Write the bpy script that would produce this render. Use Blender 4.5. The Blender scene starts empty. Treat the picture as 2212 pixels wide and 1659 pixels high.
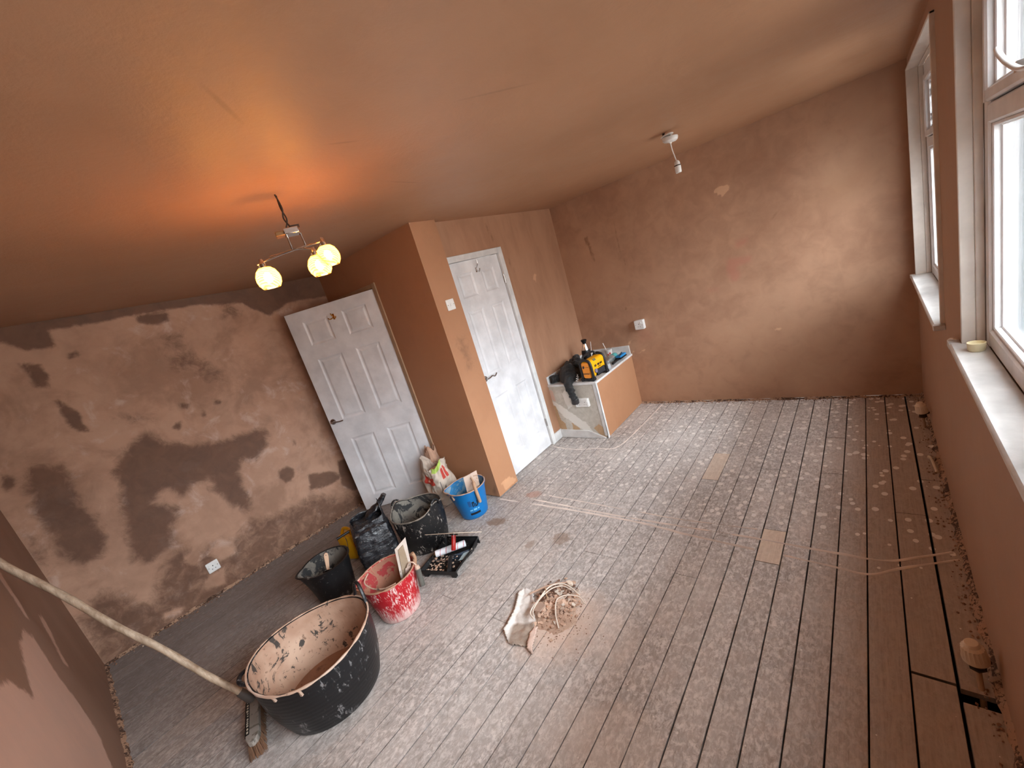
import bpy, math, random
from mathutils import Vector, Matrix, noise
random.seed(7)
S = bpy.context.scene
COL = S.collection
PI = math.pi
# ------------------------------------------------------------------ camera
cam_d = bpy.data.cameras.new('camera'); cam = bpy.data.objects.new('camera', cam_d); COL.objects.link(cam)
RM = Matrix(((0.74551099, 0.60355314, -0.28273128), (0.05680914, 0.36511996, 0.92922556), (0.66406784, -0.70880958, 0.23791361)))
cam.matrix_world = Matrix.Translation((0, 0, 1.7409)) @ RM.transposed().to_4x4()
cam_d.sensor_width = 36.0; cam_d.lens = 36.0 * 891.15 / 2212; cam_d.clip_start = 0.02
S.camera = cam
# ------------------------------------------------------------------ world / exposure
w = bpy.data.worlds.new('sky'); S.world = w; w.use_nodes = True
wt = w.node_tree; wt.nodes.clear()
wo = wt.nodes.new('ShaderNodeOutputWorld'); wb = wt.nodes.new('ShaderNodeBackground')
wc = wt.nodes.new('ShaderNodeTexCoord'); wsx = wt.nodes.new('ShaderNodeSeparateXYZ'); wr = wt.nodes.new('ShaderNodeValToRGB')
wt.links.new(wc.outputs['Generated'], wsx.inputs[0]); wm = wt.nodes.new('ShaderNodeMath'); wm.operation = 'MULTIPLY_ADD'
wm.inputs[1].default_value = .5; wm.inputs[2].default_value = .5
wt.links.new(wsx.outputs[2], wm.inputs[0]); wt.links.new(wm.outputs[0], wr.inputs[0])
wr.color_ramp.elements[0].position = 0.50; wr.color_ramp.elements[0].color = (.15, .145, .14, 1)
wr.color_ramp.elements[1].position = 0.62; wr.color_ramp.elements[1].color = (.44, .485, .53, 1)
we = wr.color_ramp.elements.new(.92); we.color = (.93, .97, 1.0, 1)
wt.links.new(wr.outputs[0], wb.inputs[0]); wt.links.new(wb.outputs[0], wo.inputs[0])
wb.inputs[1].default_value = 50.0
S.view_settings.view_transform = 'Standard'; S.view_settings.look = 'None'
S.view_settings.exposure = 0.0; S.view_settings.gamma = 1.0; S.view_settings.use_curve_mapping = False
LAMP_W = 8.5
LAMP_COL = (1.0, 0.50, 0.17)
# daylight enters through the two windows (portals guide the sky sampling)
def portal(y0, y1, z0, z1):
    l = bpy.data.lights.new('sky_portal', 'AREA'); l.shape = 'RECTANGLE'; l.size = z1 - z0; l.size_y = y1 - y0
    l.cycles.is_portal = True
    o = bpy.data.objects.new('sky_portal', l); COL.objects.link(o)
    o.matrix_world = Matrix.Translation((.46, (y0 + y1) / 2, (z0 + z1) / 2)) @ Matrix.Rotation(PI / 2, 4, 'Y')
# ------------------------------------------------------------------ room dimensions (metres, camera above x=0 y=0)
H = 2.335; XR = .247; YF = 4.151; YN = -.397; XC = -2.507; XA = -2.589; YC0 = 2.117; YC1 = 2.375
W1 = (-0.22, 2.249, 1.015, 2.262)     # near window opening y0 y1 z0 z1
W2 = (2.72, 4.045, .965, 2.262)     # far window opening
portal(W1[0], W1[1], W1[2], W1[3]); portal(W2[0], W2[1], W2[2], W2[3])

# ================================================================== node helpers
class NT:
    def __init__(s, name):
        s.m = bpy.data.materials.new(name); s.m.use_nodes = True; s.t = s.m.node_tree; s.t.nodes.clear()
        s.out = s.n('OutputMaterial'); s._co = None
    def n(s, typ, **kw):
        x = s.t.nodes.new('ShaderNode' + typ)
        for k, v in kw.items(): setattr(x, k, v)
        return x
    def set(s, node, key, v):
        i = node.inputs[key]
        if hasattr(v, 'is_output'): s.t.links.new(v, i)
        else: i.default_value = v if not (isinstance(v, tuple) and len(v) == 3 and i.type == 'RGBA') else (*v, 1)
    def co(s):
        if s._co is None: s._co = s.n('TexCoord').outputs['Object']
        return s._co
    def mapping(s, scale=(1, 1, 1), loc=(0, 0, 0), rot=(0, 0, 0), v=None):
        m = s.n('Mapping'); s.set(m, 'Vector', v or s.co()); s.set(m, 'Scale', scale); s.set(m, 'Location', loc); s.set(m, 'Rotation', rot)
        return m.outputs[0]
    def noise(s, scale=5, detail=4, rough=.55, v=None, dist=0):
        x = s.n('TexNoise'); s.set(x, 'Vector', v or s.co()); s.set(x, 'Scale', scale); s.set(x, 'Detail', detail); s.set(x, 'Roughness', rough); s.set(x, 'Distortion', dist)
        return x.outputs[0]
    def voro(s, scale=5, v=None, feature='F1'):
        x = s.n('TexVoronoi', feature=feature); s.set(x, 'Vector', v or s.co()); s.set(x, 'Scale', scale); return x
    def ramp(s, f, a, b, ca=(0, 0, 0), cb=(1, 1, 1), ease=False):
        x = s.n('ValToRGB'); s.set(x, 0, f); e = x.color_ramp.elements
        if a > b: a, b, ca, cb = b, a, cb, ca
        e[0].position = max(0, a); e[1].position = min(1, b); e[0].color = (*ca, 1); e[1].color = (*cb, 1)
        if ease: x.color_ramp.interpolation = 'EASE'
        return x.outputs[0]
    def mix(s, f, a, b, mode='MIX'):
        x = s.n('Mix', data_type='RGBA', blend_type=mode)
        s.set(x, 0, f); 
        for k, v in ((6, a), (7, b)):
            if hasattr(v, 'is_output'): s.t.links.new(v, x.inputs[k])
            else: x.inputs[k].default_value = (*v, 1)
        return x.outputs[2]
    def math(s, op, a, b=0.0, c=None, clamp=False):
        x = s.n('Math', operation=op); x.use_clamp = clamp; s.set(x, 0, a); s.set(x, 1, b)
        if c is not None: s.set(x, 2, c)
        return x.outputs[0]
    def attr(s, name): 
        x = s.n('Attribute'); x.attribute_name = name; return x.outputs['Fac']
    def blob(s, c, r, rot=0, soft=.35, wob=.35, wsc=9):
        """soft irregular ellipse mask lying in the xy plane"""
        m = s.mapping(loc=(-c[0], -c[1], 0)); 
        m2 = s.mapping(rot=(0, 0, -rot), v=m); m3 = s.mapping(scale=(1 / r[0], 1 / r[1], 0), v=m2)
        ln = s.n('VectorMath', operation='LENGTH'); s.set(ln, 0, m3)
        d = s.math('ADD', ln.outputs['Value'], s.math('MULTIPLY', s.math('SUBTRACT', s.noise(wsc, 5), .5), wob * 4))
        return s.ramp(s.math('MULTIPLY', d, .5), .5 * (1 - soft / 2), .5 * (1 + soft / 2), (1, 1, 1), (0, 0, 0))
    def bsdf(s, color, rough=.6, metal=0, bump=None, bstr=.2, bdist=.01, **kw):
        b = s.n('BsdfPrincipled'); s.set(b, 'Base Color', color); s.set(b, 'Roughness', rough); s.set(b, 'Metallic', metal)
        for k, v in kw.items(): s.set(b, k.replace('_', ' '), v)
        if bump is not None:
            bp = s.n('Bump'); s.set(bp, 'Height', bump); s.set(bp, 'Strength', bstr); s.set(bp, 'Distance', bdist); s.t.links.new(bp.outputs[0], b.inputs['Normal'])
        s.t.links.new(b.outputs[0], s.out.inputs[0]); return b
def lin(r, g, b):
    f = lambda c: (c / 255 / 12.92) if c <= 10.3 else ((c / 255 + .055) / 1.055) ** 2.4
    return (f(r), f(g), f(b))
_mats = {}
def plain(name, rgb, rough=.5, metal=0, bump=0, var=.06, bscale=60, **kw):
    if name in _mats: return _mats[name]
    t = NT(name); c = lin(*rgb); n = t.noise(8, 4)
    lo = tuple(max(0, x * (1 - var * 2)) for x in c); hi = tuple(min(1, x * (1 + var * 2)) for x in c)
    t.bsdf(t.ramp(n, .3, .7, lo, hi), rough, metal, bump=t.noise(bscale, 3) if bump else None, bstr=bump, **kw)
    _mats[name] = t.m; return t.m
def splashed(name, base, speck, amount=.5, scale=40, rough=.55, coat=None, stretch=(1, 1, 1), ridges=0, low=None, **kw):
    """surface dirtied with dried plaster: speck colour scattered over base"""
    t = NT(name); v = t.mapping(scale=stretch)
    n1 = t.noise(scale, 8, .7, v=v, dist=.4); n2 = t.noise(scale / 6, 4)
    f = t.math('MULTIPLY', n1, t.math('ADD', n2, .5)); th = .78 - amount * .4
    m = t.ramp(f, th - .03, th + .05)
    c = t.mix(m, t.mix(t.ramp(n2, .35, .65), tuple(x * .8 for x in lin(*base)), lin(*base)), lin(*speck))
    if low is not None:
        sx = t.n('SeparateXYZ'); t.set(sx, 0, t.co())
        g = t.math('ADD', sx.outputs[2], t.math('MULTIPLY', t.math('SUBTRACT', t.noise(scale * 1.2, 4, v=t.mapping(scale=(1, 1, .12))), .5), -.28))
        c = t.mix(t.math('MULTIPLY', t.ramp(g, low, low * .2), .85), c, lin(*speck))
    b = f
    if ridges:
        wv = t.n('TexWave', wave_type='BANDS', bands_direction='Z'); t.set(wv, 'Vector', t.co()); t.set(wv, 'Scale', ridges); t.set(wv, 'Distortion', .3)
        b = t.math('ADD', t.math('MULTIPLY', wv.outputs[1], .5), t.math('MULTIPLY', f, .4))
    t.bsdf(c, rough, bump=b, bstr=.3, bdist=.003, **kw)
    return t.m

# ================================================================== plaster
DRY = (.56, .385, .295); MID = (.44, .275, .195); WET = (.20, .115, .075)
def plaster(name, base=MID, dark=WET, light=DRY, vary=.5, rough=.62, streak=(1, 1, 1), spec=.35, bmp=.15):
    t = NT(name); k_ = (1.0, .86, .71); base, dark, light = [tuple(a * b for a, b in zip(c_, k_)) for c_ in (base, dark, light)]
    n1 = t.noise(1.6, 5, .55, v=t.mapping(scale=streak)); n2 = t.noise(9, 6, .6, v=t.mapping(scale=streak), dist=.6); n3 = t.noise(70, 4, .6)
    f = t.math('ADD', t.math('MULTIPLY', n1, .65), t.math('MULTIPLY', n2, .35))
    c = t.mix(t.math('MULTIPLY', t.ramp(f, .36, .66), vary), base, light)
    c = t.mix(t.math('MULTIPLY', t.ramp(f, .52, .30), vary * .8), c, tuple((a * .55 + b * .45) for a, b in zip(base, dark)))
    if name.startswith('damp'):
        r1 = t.noise(2.6, 6, .62, dist=.4); c = t.mix(t.math('MULTIPLY', t.ramp(r1, .46, .66, ease=True), .62), c, (.29, .155, .095))
        r2 = t.noise(4.2, 7, .66, v=t.mapping(loc=(3, 7, 1)), dist=.5); c = t.mix(t.math('MULTIPLY', t.ramp(r2, .54, .70, ease=True), .6), c, (.66, .485, .40))
    wob = t.math('MULTIPLY', t.math('SUBTRACT', t.noise(11, 9, .72, dist=.5), .5), 1.25)
    d = t.math('ADD', t.attr('damp'), wob)
    has = t.ramp(t.attr('damp'), .02, .2)
    c = t.mix(t.math('MULTIPLY', t.math('MULTIPLY', t.ramp(d, .20, .80, ease=True), has), .90), c, t.mix(t.ramp(n2, .35, .65), dark, tuple(x * 1.35 for x in dark)))
    e = t.math('ADD', t.attr('pale'), wob); hp = t.ramp(t.attr('pale'), .02, .2)
    c = t.mix(t.math('MULTIPLY', t.math('MULTIPLY', t.ramp(e, .35, .6), hp), .9), c, t.mix(n2, light, tuple(min(1, x * 1.35) for x in light)))
    c = t.mix(t.math('MULTIPLY', t.attr('red'), .75), c, (.46, .19, .13))
    c = t.mix(t.ramp(n3, .2, .85), c, tuple(x * 1.08 for x in base), 'MULTIPLY') if False else c
    if name.startswith('polished'):
        for cc, rr, ro in (((-1.16, .54), (.085, .007), 2.45), ((-1.32, .95), (.05, .006), 1.2), ((-.9, 1.3), (.12, .006), .9), ((-1.7, 1.5), (.10, .006), 1.7)):
            c = t.mix(t.math('MULTIPLY', t.blob(cc, rr, ro, soft=.9, wob=.08, wsc=12), .32), c, tuple(x * .5 for x in base))
    r = t.math('ADD', rough - .12, t.math('MULTIPLY', n2, .24))
    t.bsdf(c, r, bump=t.math('ADD', t.math('MULTIPLY', n2, .6), t.math('MULTIPLY', n3, .25)), bstr=bmp, bdist=.012, Specular_IOR_Level=spec)
    return t.m
M_left = plaster('damp_patchy_plaster', base=(.47, .315, .25), light=(.62, .455, .38), vary=.6, dark=(.125, .072, .052))
M_near = plaster('patchy_pink_plaster', base=(.215, .13, .095), light=(.50, .37, .34), vary=.3, streak=(1, 1, .45))
M_far = plaster('brown_skim_plaster', base=(.41, .265, .20), light=(.54, .385, .29), vary=.75)
M_alc = plaster('streaked_skim_plaster', base=(.36, .215, .15), light=(.50, .33, .24), vary=.7, streak=(1, 1, .35))
M_col = plaster('orange_skim_plaster', base=(.42, .235, .145), light=(.52, .33, .22), vary=.35)
M_right = plaster('drying_skim_plaster', base=(.42, .29, .225), light=(.50, .36, .29), vary=.3)
M_ceil = plaster('polished_skim_ceiling', base=(.44, .28, .19), light=(.53, .36, .265), vary=.35, rough=.50, spec=.55, bmp=.28)
M_white = splashed('white_gloss_paint', (228, 228, 226), (196, 170, 152), amount=-.02, scale=55, rough=.38)
M_door = splashed('white_door_paint', (234, 234, 235), (170, 135, 115), amount=-.10, scale=30, rough=.36)
M_upvc = plain('white_window_plastic', (232, 232, 232), .3)
M_jamb = plain('old_white_jamb_paint', (226, 218, 208), .45, bump=.15, bscale=25)
M_plastic = plain('white_socket_plastic', (236, 236, 232), .3)
M_black = plain('black_plastic', (22, 22, 24), .4)
M_chrome = plain('brushed_chrome', (200, 198, 196), .18, 1)
M_brass = plain('polished_brass', (214, 160, 70), .25, 1)
M_wood = plain('pale_plastered_timber', (176, 146, 116), .7, bump=.3)
M_void = plain('dark_void', (10, 8, 7), .9)

# ================================================================== mesh helpers
def tag(o, label=None, cat=None, group=None, kind=None):
    if label: o['label'] = label
    if cat: o['category'] = cat
    if group: o['group'] = group
    if kind: o['kind'] = kind
    return o
class MB:
    def __init__(s): s.v = []; s.f = []; s.mi = []; s.mats = []
    def m(s, mat):
        if mat not in s.mats: s.mats.append(mat)
        return s.mats.index(mat)
    def add(s, vs, fs, mat=None, M=None):
        b = len(s.v); k = s.m(mat) if mat else 0
        s.v += [(M @ Vector(v)) if M else Vector(v) for v in vs]
        s.f += [tuple(b + i for i in f) for f in fs]; s.mi += [k] * len(fs); return s
    def box(s, a, b, mat=None, M=None):
        x0, x1 = sorted((a[0], b[0])); y0, y1 = sorted((a[1], b[1])); z0, z1 = sorted((a[2], b[2]))
        vs = [(x0, y0, z0), (x1, y0, z0), (x1, y1, z0), (x0, y1, z0), (x0, y0, z1), (x1, y0, z1), (x1, y1, z1), (x0, y1, z1)]
        return s.add(vs, [(0, 3, 2, 1), (4, 5, 6, 7), (0, 1, 5, 4), (1, 2, 6, 5), (2, 3, 7, 6), (3, 0, 4, 7)], mat, M)
    def rbox(s, size, r=.01, seg=3, mat=None, M=None, c=(0, 0, 0), ey=None):
        """box with rounded vertical-section corners in xz plane (prism along y)"""
        hx, hz = size[0] / 2, size[2] / 2; pts = []
        for cx, cz, a0 in ((hx - r, hz - r, 0), (-hx + r, hz - r, 90), (-hx + r, -hz + r, 180), (hx - r, -hz + r, 270)):
            for k in range(seg + 1):
                a = math.radians(a0 + 90 * k / seg); pts.append((cx + r * math.cos(a), cz + r * math.sin(a)))
        e = ey if ey is not None else min(r * .5, size[1] / 4); hy = size[1] / 2; n = len(pts); vs = []
        for y, k in ((-hy, e), (-hy + e, 0), (hy - e, 0), (hy, e)):
            for x, z in pts:
                vs.append((c[0] + x * (1 - k / hx), c[1] + y, c[2] + z * (1 - k / hz)))
        fs = [(j * n + i, j * n + (i + 1) % n, (j + 1) * n + (i + 1) % n, (j + 1) * n + i) for j in range(3) for i in range(n)]
        fs += [tuple(range(n - 1, -1, -1)), tuple(range(3 * n, 4 * n))]
        fs = [tuple(reversed(f)) for f in fs]
        return s.add(vs, fs, mat, M)
    def lathe(s, prof, n=32, mat=None, M=None, c=(0, 0, 0), ax=1.0, ay=1.0, rot=0, wob=None):
        vs = []; fs = []
        for j, (r, z) in enumerate(prof):
            for i in range(n):
                a = 2 * PI * i / n; x = r * math.cos(a) * ax; y = r * math.sin(a) * ay
                if wob: x, y, zz = wob(a, r, z, x, y)
                else: zz = z
                x, y = x * math.cos(rot) - y * math.sin(rot), x * math.sin(rot) + y * math.cos(rot)
                vs.append((c[0] + x, c[1] + y, c[2] + zz))
        for j in range(len(prof) - 1):
            for i in range(n):
                fs.append((j * n + i, j * n + (i + 1) % n, (j + 1) * n + (i + 1) % n, (j + 1) * n + i))
        if prof[0][0] > 1e-5: fs.append(tuple(range(n - 1, -1, -1))) if prof[0][0] < .5 and getattr(s, 'cap', True) else None
        if prof[-1][0] > 1e-5 and getattr(s, 'cap', True): fs.append(tuple(range((len(prof) - 1) * n, len(prof) * n)))
        return s.add(vs, fs, mat, M)
    def tube(s, pts, r, n=8, mat=None, M=None, close=False, flat=1.0):
        pts = [Vector(p) for p in pts]; L = len(pts); rs = r if isinstance(r, (list, tuple)) else [r] * L
        vs = []; fs = []; up = None
        for i, p in enumerate(pts):
            a = pts[(i - 1) % L] if (close or i) else p; b = pts[(i + 1) % L] if (close or i < L - 1) else p
            d = (b - a).normalized()
            if up is None: up = Vector((0, 0, 1)) if abs(d.z) < .9 else Vector((1, 0, 0))
            x = up.cross(d); 
            if x.length < 1e-4: x = Vector((1, 0, 0)).cross(d)
            x.normalize(); y = d.cross(x).normalized(); up = y
            for k in range(n):
                t = 2 * PI * k / n; vs.append(p + x * math.cos(t) * rs[i] + y * math.sin(t) * rs[i] * flat)
        for i in range(L if close else L - 1):
            j = (i + 1) % L
            for k in range(n): fs.append((i * n + k, i * n + (k + 1) % n, j * n + (k + 1) % n, j * n + k))
        if not close: fs += [tuple(range(n - 1, -1, -1)), tuple(range((L - 1) * n, L * n))]
        return s.add(vs, fs, mat, M)
    def cyl(s, a, b, r, r2=None, n=20, mat=None, M=None):
        return s.tube([a, b], [r, r if r2 is None else r2], n, mat, M)
    def prism(s, poly, z0, z1, mat=None, M=None, bev=0):
        n = len(poly); A = sum(poly[i][0] * poly[(i + 1) % n][1] - poly[(i + 1) % n][0] * poly[i][1] for i in range(n))
        if A < 0: poly = poly[::-1]
        vs = [(x, y, z0) for x, y in poly] + [(x, y, z1) for x, y in poly]
        fs = [tuple(range(n - 1, -1, -1)), tuple(range(n, 2 * n))] + [(i, (i + 1) % n, n + (i + 1) % n, n + i) for i in range(n)]
        return s.add(vs, fs, mat, M)
    def sphere(s, c, r, n=16, mat=None, M=None, sc=(1, 1, 1)):
        k = n // 2; prof = [(max(1e-6, math.sin(PI * i / k)), -math.cos(PI * i / k)) for i in range(k + 1)]
        vs = []; fs = []
        for (q, z) in prof:
            for i in range(n):
                a = 2 * PI * i / n; vs.append((c[0] + r * q * math.cos(a) * sc[0], c[1] + r * q * math.sin(a) * sc[1], c[2] + r * z * sc[2]))
        for j in range(k):
            for i in range(n): fs.append((j * n + i, j * n + (i + 1) % n, (j + 1) * n + (i + 1) % n, (j + 1) * n + i))
        return s.add(vs, fs, mat, M)
    def build(s, name, mat=None, parent=None, smooth=True, bevel=0, sub=0, ang=38, kind=None):
        me = bpy.data.meshes.new(name); me.from_pydata([tuple(v) for v in s.v], [], s.f)
        ml = s.mats if s.mats and mat is None else [mat] + [m for m in s.mats if m is not mat]
        for m in (s.mats or [mat]): me.materials.append(m)
        if s.mats:
            for p, k in zip(me.polygons, s.mi): p.material_index = k
        if mat is not None and not s.mats: pass
        me.validate(clean_customdata=False)
        if smooth:
            me.polygons.foreach_set('use_smooth', [True] * len(me.polygons)); me.set_sharp_from_angle(angle=math.radians(ang))
        me.update()
        o = bpy.data.objects.new(name, me); COL.objects.link(o)
        if parent is not None:
            o.parent = parent
            bl = parent.location
            if any(abs(q) > 1e-9 for q in bl) or any(abs(q) > 1e-9 for q in parent.rotation_euler): o.matrix_parent_inverse = parent.matrix_basis.inverted()
        if bevel:
            b = o.modifiers.new('bevel', 'BEVEL'); b.width = bevel; b.segments = 2; b.limit_method = 'ANGLE'; b.angle_limit = math.radians(40)
        if sub:
            b = o.modifiers.new('sub', 'SUBSURF'); b.levels = sub; b.render_levels = sub
        if kind: o['kind'] = kind
        return o
def thing(name, label, cat, loc=(0, 0, 0), group=None):
    o = bpy.data.objects.new(name, None); COL.objects.link(o); o.location = loc; o.empty_display_size = .05
    tag(o, label, cat, group); return o
def frame(o, x, z):
    """matrix with given origin, x axis and approx z axis"""
    x = Vector(x).normalized(); z = Vector(z); z = (z - x * z.dot(x)).normalized(); y = z.cross(x)
    return Matrix(((x.x, y.x, z.x, o[0]), (x.y, y.y, z.y, o[1]), (x.z, y.z, z.z, o[2]), (0, 0, 0, 1)))
def smooth_path(pts, n=6, close=False):
    P = [Vector(p) for p in pts]; out = []; L = len(P)
    rng = range(L if close else L - 1)
    for i in rng:
        p0 = P[(i - 1) % L] if (close or i > 0) else P[i]; p1 = P[i]; p2 = P[(i + 1) % L]; p3 = P[(i + 2) % L] if (close or i + 2 < L) else p2
        for k in range(n):
            t = k / n; out.append(.5 * ((2 * p1) + (p2 - p0) * t + (2 * p0 - 5 * p1 + 4 * p2 - p3) * t * t + (3 * p1 - p0 - 3 * p2 + p3) * t ** 3))
    if not close: out.append(P[-1])
    return out
# ---- surfaces carrying painted-in-plan stain masks (damp, pale, red)
def poly_sd(px, py, poly):
    ins = False; d = 9.; n = len(poly)
    for i in range(n):
        ax, ay = poly[i]; bx, by = poly[(i + 1) % n]
        ex, ey = bx - ax, by - ay; t = ((px - ax) * ex + (py - ay) * ey) / max(1e-9, ex * ex + ey * ey); t = min(1, max(0, t))
        d = min(d, math.hypot(px - ax - t * ex, py - ay - t * ey))
        if (ay > py) != (by > py) and px < (bx - ax) * (py - ay) / (by - ay) + ax: ins = not ins
    return d if ins else -d
def mask(p, q, polys):
    m = 0
    for poly, soft, amt in polys:
        xs = [a[0] for a in poly]; ys = [a[1] for a in poly]
        if p < min(xs) - soft or p > max(xs) + soft or q < min(ys) - soft or q > max(ys) + soft: continue
        s = poly_sd(p, q, poly); t = min(1, max(0, (s + soft) / (2 * soft))); m = max(m, amt * t * t * (3 - 2 * t))
    return m
def surface(name, us, vs, fn, mat, flip=False, hole=None, thick=0, damp=(), pale=(), red=(), parent=None, structure=True, minus=(), off=1):
    """gridded wall sheet: fn(u,v)->xyz; hole(u,v)->True drops a cell"""
    nu, nv = len(us), len(vs); V = [fn(u, v) for v in vs for u in us]; F = []
    for j in range(nv - 1):
        for i in range(nu - 1):
            if hole and hole((us[i] + us[i + 1]) / 2, (vs[j] + vs[j + 1]) / 2): continue
            f = (j * nu + i, j * nu + i + 1, (j + 1) * nu + i + 1, (j + 1) * nu + i); F.append(f[::-1] if flip else f)
    me = bpy.data.meshes.new(name); me.from_pydata(V, [], F); me.materials.append(mat)
    for nm, pl in (('damp', damp), ('pale', pale), ('red', red)):
        a = me.attributes.new(nm, 'FLOAT', 'POINT')
        if pl or (nm == 'damp' and minus):
            vals = []
            for v in vs:
                for u in us:
                    x = mask(u, v, pl)
                    if nm == 'damp' and minus: x *= 1 - mask(u, v, minus)
                    vals.append(x)
            a.data.foreach_set('value', vals)
    me.update()
    o = bpy.data.objects.new(name, me); COL.objects.link(o)
    if parent: o.parent = parent
    if thick:
        s = o.modifiers.new('thickness', 'SOLIDIFY'); s.thickness = thick; s.offset = -1
    if structure: o['kind'] = 'structure'
    return o
def rng(a, b, step, extra=()):
    n = max(1, int(round((b - a) / step))); r = [a + (b - a) * i / n for i in range(n + 1)]
    for e in extra:
        k = min(range(len(r)), key=lambda i: abs(r[i] - e)); 
        if k in (0, len(r) - 1): r.append(e)
        else: r[k] = e
    return sorted(set(round(x, 5) for x in r))

# ================================================================== SHELL
# left wall with damp patches, coordinates (y, z) on the wall
band = [(-.4, 2.5), (1.57, 2.42), (2.2, 2.4), (2.2, 2.1), (1.75, 2.12), (1.55, 2.05), (1.38, 2.2), (1.07, 2.26), (.88, 2.27), (.67, 2.28), (.43, 2.28), (.21, 2.30), (.21, 2.18), (.07, 2.2), (0, 2.28), (-.4, 2.2)]
spots = [[(.01, 2.13), (.1, 2.1), (.11, 2.02), (.08, 1.94), (.02, 1.96), (.02, 2.05)],
 [(.08, 1.85), (.12, 1.8), (.15, 1.72), (.13, 1.64), (.16, 1.57), (.09, 1.6), (.06, 1.67), (.06, 1.76)],
 [(.24, 2.13), (.29, 2.13), (.3, 2.09), (.23, 2.08)], [(.68, 2.28), (.86, 2.25), (.85, 2.18), (.71, 2.19), (.66, 2.23)],
 [(.59, 1.44), (.63, 1.44), (.62, 1.38), (.58, 1.37), (.56, 1.4)], [(.89, 1.5), (.93, 1.47), (.91, 1.44), (.87, 1.47)],
 [(.78, 1.45), (.8, 1.42), (.78, 1.39), (.76, 1.41)], [(.66, 1.57), (.73, 1.54), (.7, 1.5), (.66, 1.53)],
 [(-.31, 1.5), (-.27, 1.46), (-.28, 1.4), (-.33, 1.39), (-.34, 1.42)],
 [(1.17, .72), (1.21, .66), (1.2, .61), (1.15, .57), (1.1, .58), (1.07, .64), (1.09, .71)],
 [(1.3, .55), (1.43, .51), (1.53, .46), (1.57, .36), (1.41, .35), (1.26, .41)], [(1.59, .54), (1.75, .5), (1.78, .19), (1.62, .16), (1.54, .29)],
 [(1.30, .93), (1.32, .90), (1.31, .86), (1.29, .87)]]
soft_spots = [[(.77, 2.11), (.89, 2.09), (.9, 1.95), (.96, 1.8), (1.04, 1.71), (1.01, 1.63), (.89, 1.68), (.85, 1.76), (.72, 1.83), (.73, 1.92), (.79, 1.96), (.73, 2.)],
 [(.29, 1.63), (.38, 1.63), (.5, 1.56), (.5, 1.5), (.36, 1.53), (.29, 1.58)], [(1.22, 2.31), (1.35, 2.17), (1.3, 2.06), (1.19, 2.11)],
 [(-.4, 1.0), (-.33, 1.1), (-.33, .9), (-.4, .7)]]
big = [[(.39, 1.45), (.45, 1.43), (.49, 1.32), (.68, 1.2), (.86, 1.16), (1.08, 1.14), (1.14, 1.08), (1.1, .98), (1., .89), (.86, .93), (.8, .75), (.81, .55), (.74, .51), (.66, .68), (.61, .8), (.61, .91), (.53, .93), (.42, .88), (.35, .98), (.24, .93), (.37, .8), (.27, .68), (.24, .55), (.07, .52), (0, .58), (.03, .77), (.09, 1.01), (.14, 1.18), (.14, 1.25), (.24, 1.36)],
 [(-.19, 1.48), (-.06, 1.43), (-.05, 1.31), (-.07, 1.17), (-.06, 1.), (-.07, .81), (-.11, .74), (-.22, .73), (-.3, .86), (-.26, 1.01), (-.29, 1.1), (-.27, 1.25), (-.25, 1.41)]]
lowb = [[(-.42, .42), (-.26, .5), (-.12, .45), (-.08, .29), (0, .3), (.12, .49), (.24, .55), (.37, .4), (.45, .43), (.6, .36), (.76, .46), (.91, .39), (1.07, .35), (1.27, .38), (1.47, .2), (1.64, .16), (2.2, .1), (2.2, -.1), (-.42, -.1)]]
isl = [[(.39, .36), (.49, .4), (.56, .34), (.54, .24), (.44, .26)], [(.26, .42), (.31, .42), (.34, .37), (.31, .32), (.26, .35), (.24, .4)], [(.35, .18), (.42, .17), (.39, .05), (.28, .1), (.28, .14)], [(-.01, .1), (.09, .06), (.07, .05), (-.02, .08)]]
def leftx(y, z): return -4.215 + .06 * (y + .4) + .045 * max(0, z - 1.2) * (1 if y < .8 else max(0, 1 - (y - .8)))
wl = surface('wall_left', rng(-.42, 2.3, .018), rng(.012, 2.40, .018), lambda y, z: (leftx(y, z) if z > 0 else 0, y, z), M_left, thick=.1,
    damp=[(band, .03, 1)] + [(p, .03, .9) for p in spots] + [(p, .12, .66) for p in soft_spots] + [(p, .085, .95) for p in big] + [(p, .10, .68) for p in lowb], minus=[(p, .03, 1) for p in isl])
near_pale = [[(-2.82, .93), (-2.87, .85), (-2.83, .67), (-2.85, .47), (-2.82, .30), (-2.46, .15), (-1.2, .3), (-1.2, 1.3), (-1.71, 1.06), (-2.1, 1.01), (-2.21, .96), (-2.32, .83), (-2.53, .92)],
  [(-3.35, .8), (-3.25, .8), (-3.1, .6), (-3.12, .55)], [(-3.1, 1.15), (-3.02, 1.15), (-3.0, .9), (-3.04, .9)]]
surface('wall_near', rng(-4.35, .35, .04), rng(.008, 2.42, .04), lambda x, z: (x, YN, z), M_near, thick=.1, flip=True, pale=[(p, .07, 1) for p in near_pale])
far_pale = [([(-.97, 1.95), (-.91, 1.97), (-.85, 1.95), (-.85, 1.92), (-.9, 1.89)], .012, 1), ([(-2.01, .6), (-1.93, .585), (-1.87, .61), (-1.87, .63), (-1.93, .605), (-2.01, .62)], .01, 1),
  ([(-2.03, .70), (-2.0, .72), (-2.0, .74), (-2.03, .74)], .01, .9), ([(-.68, .64), (-.6, .66), (-.62, .68), (-.69, .66)], .012, .7)]
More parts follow.
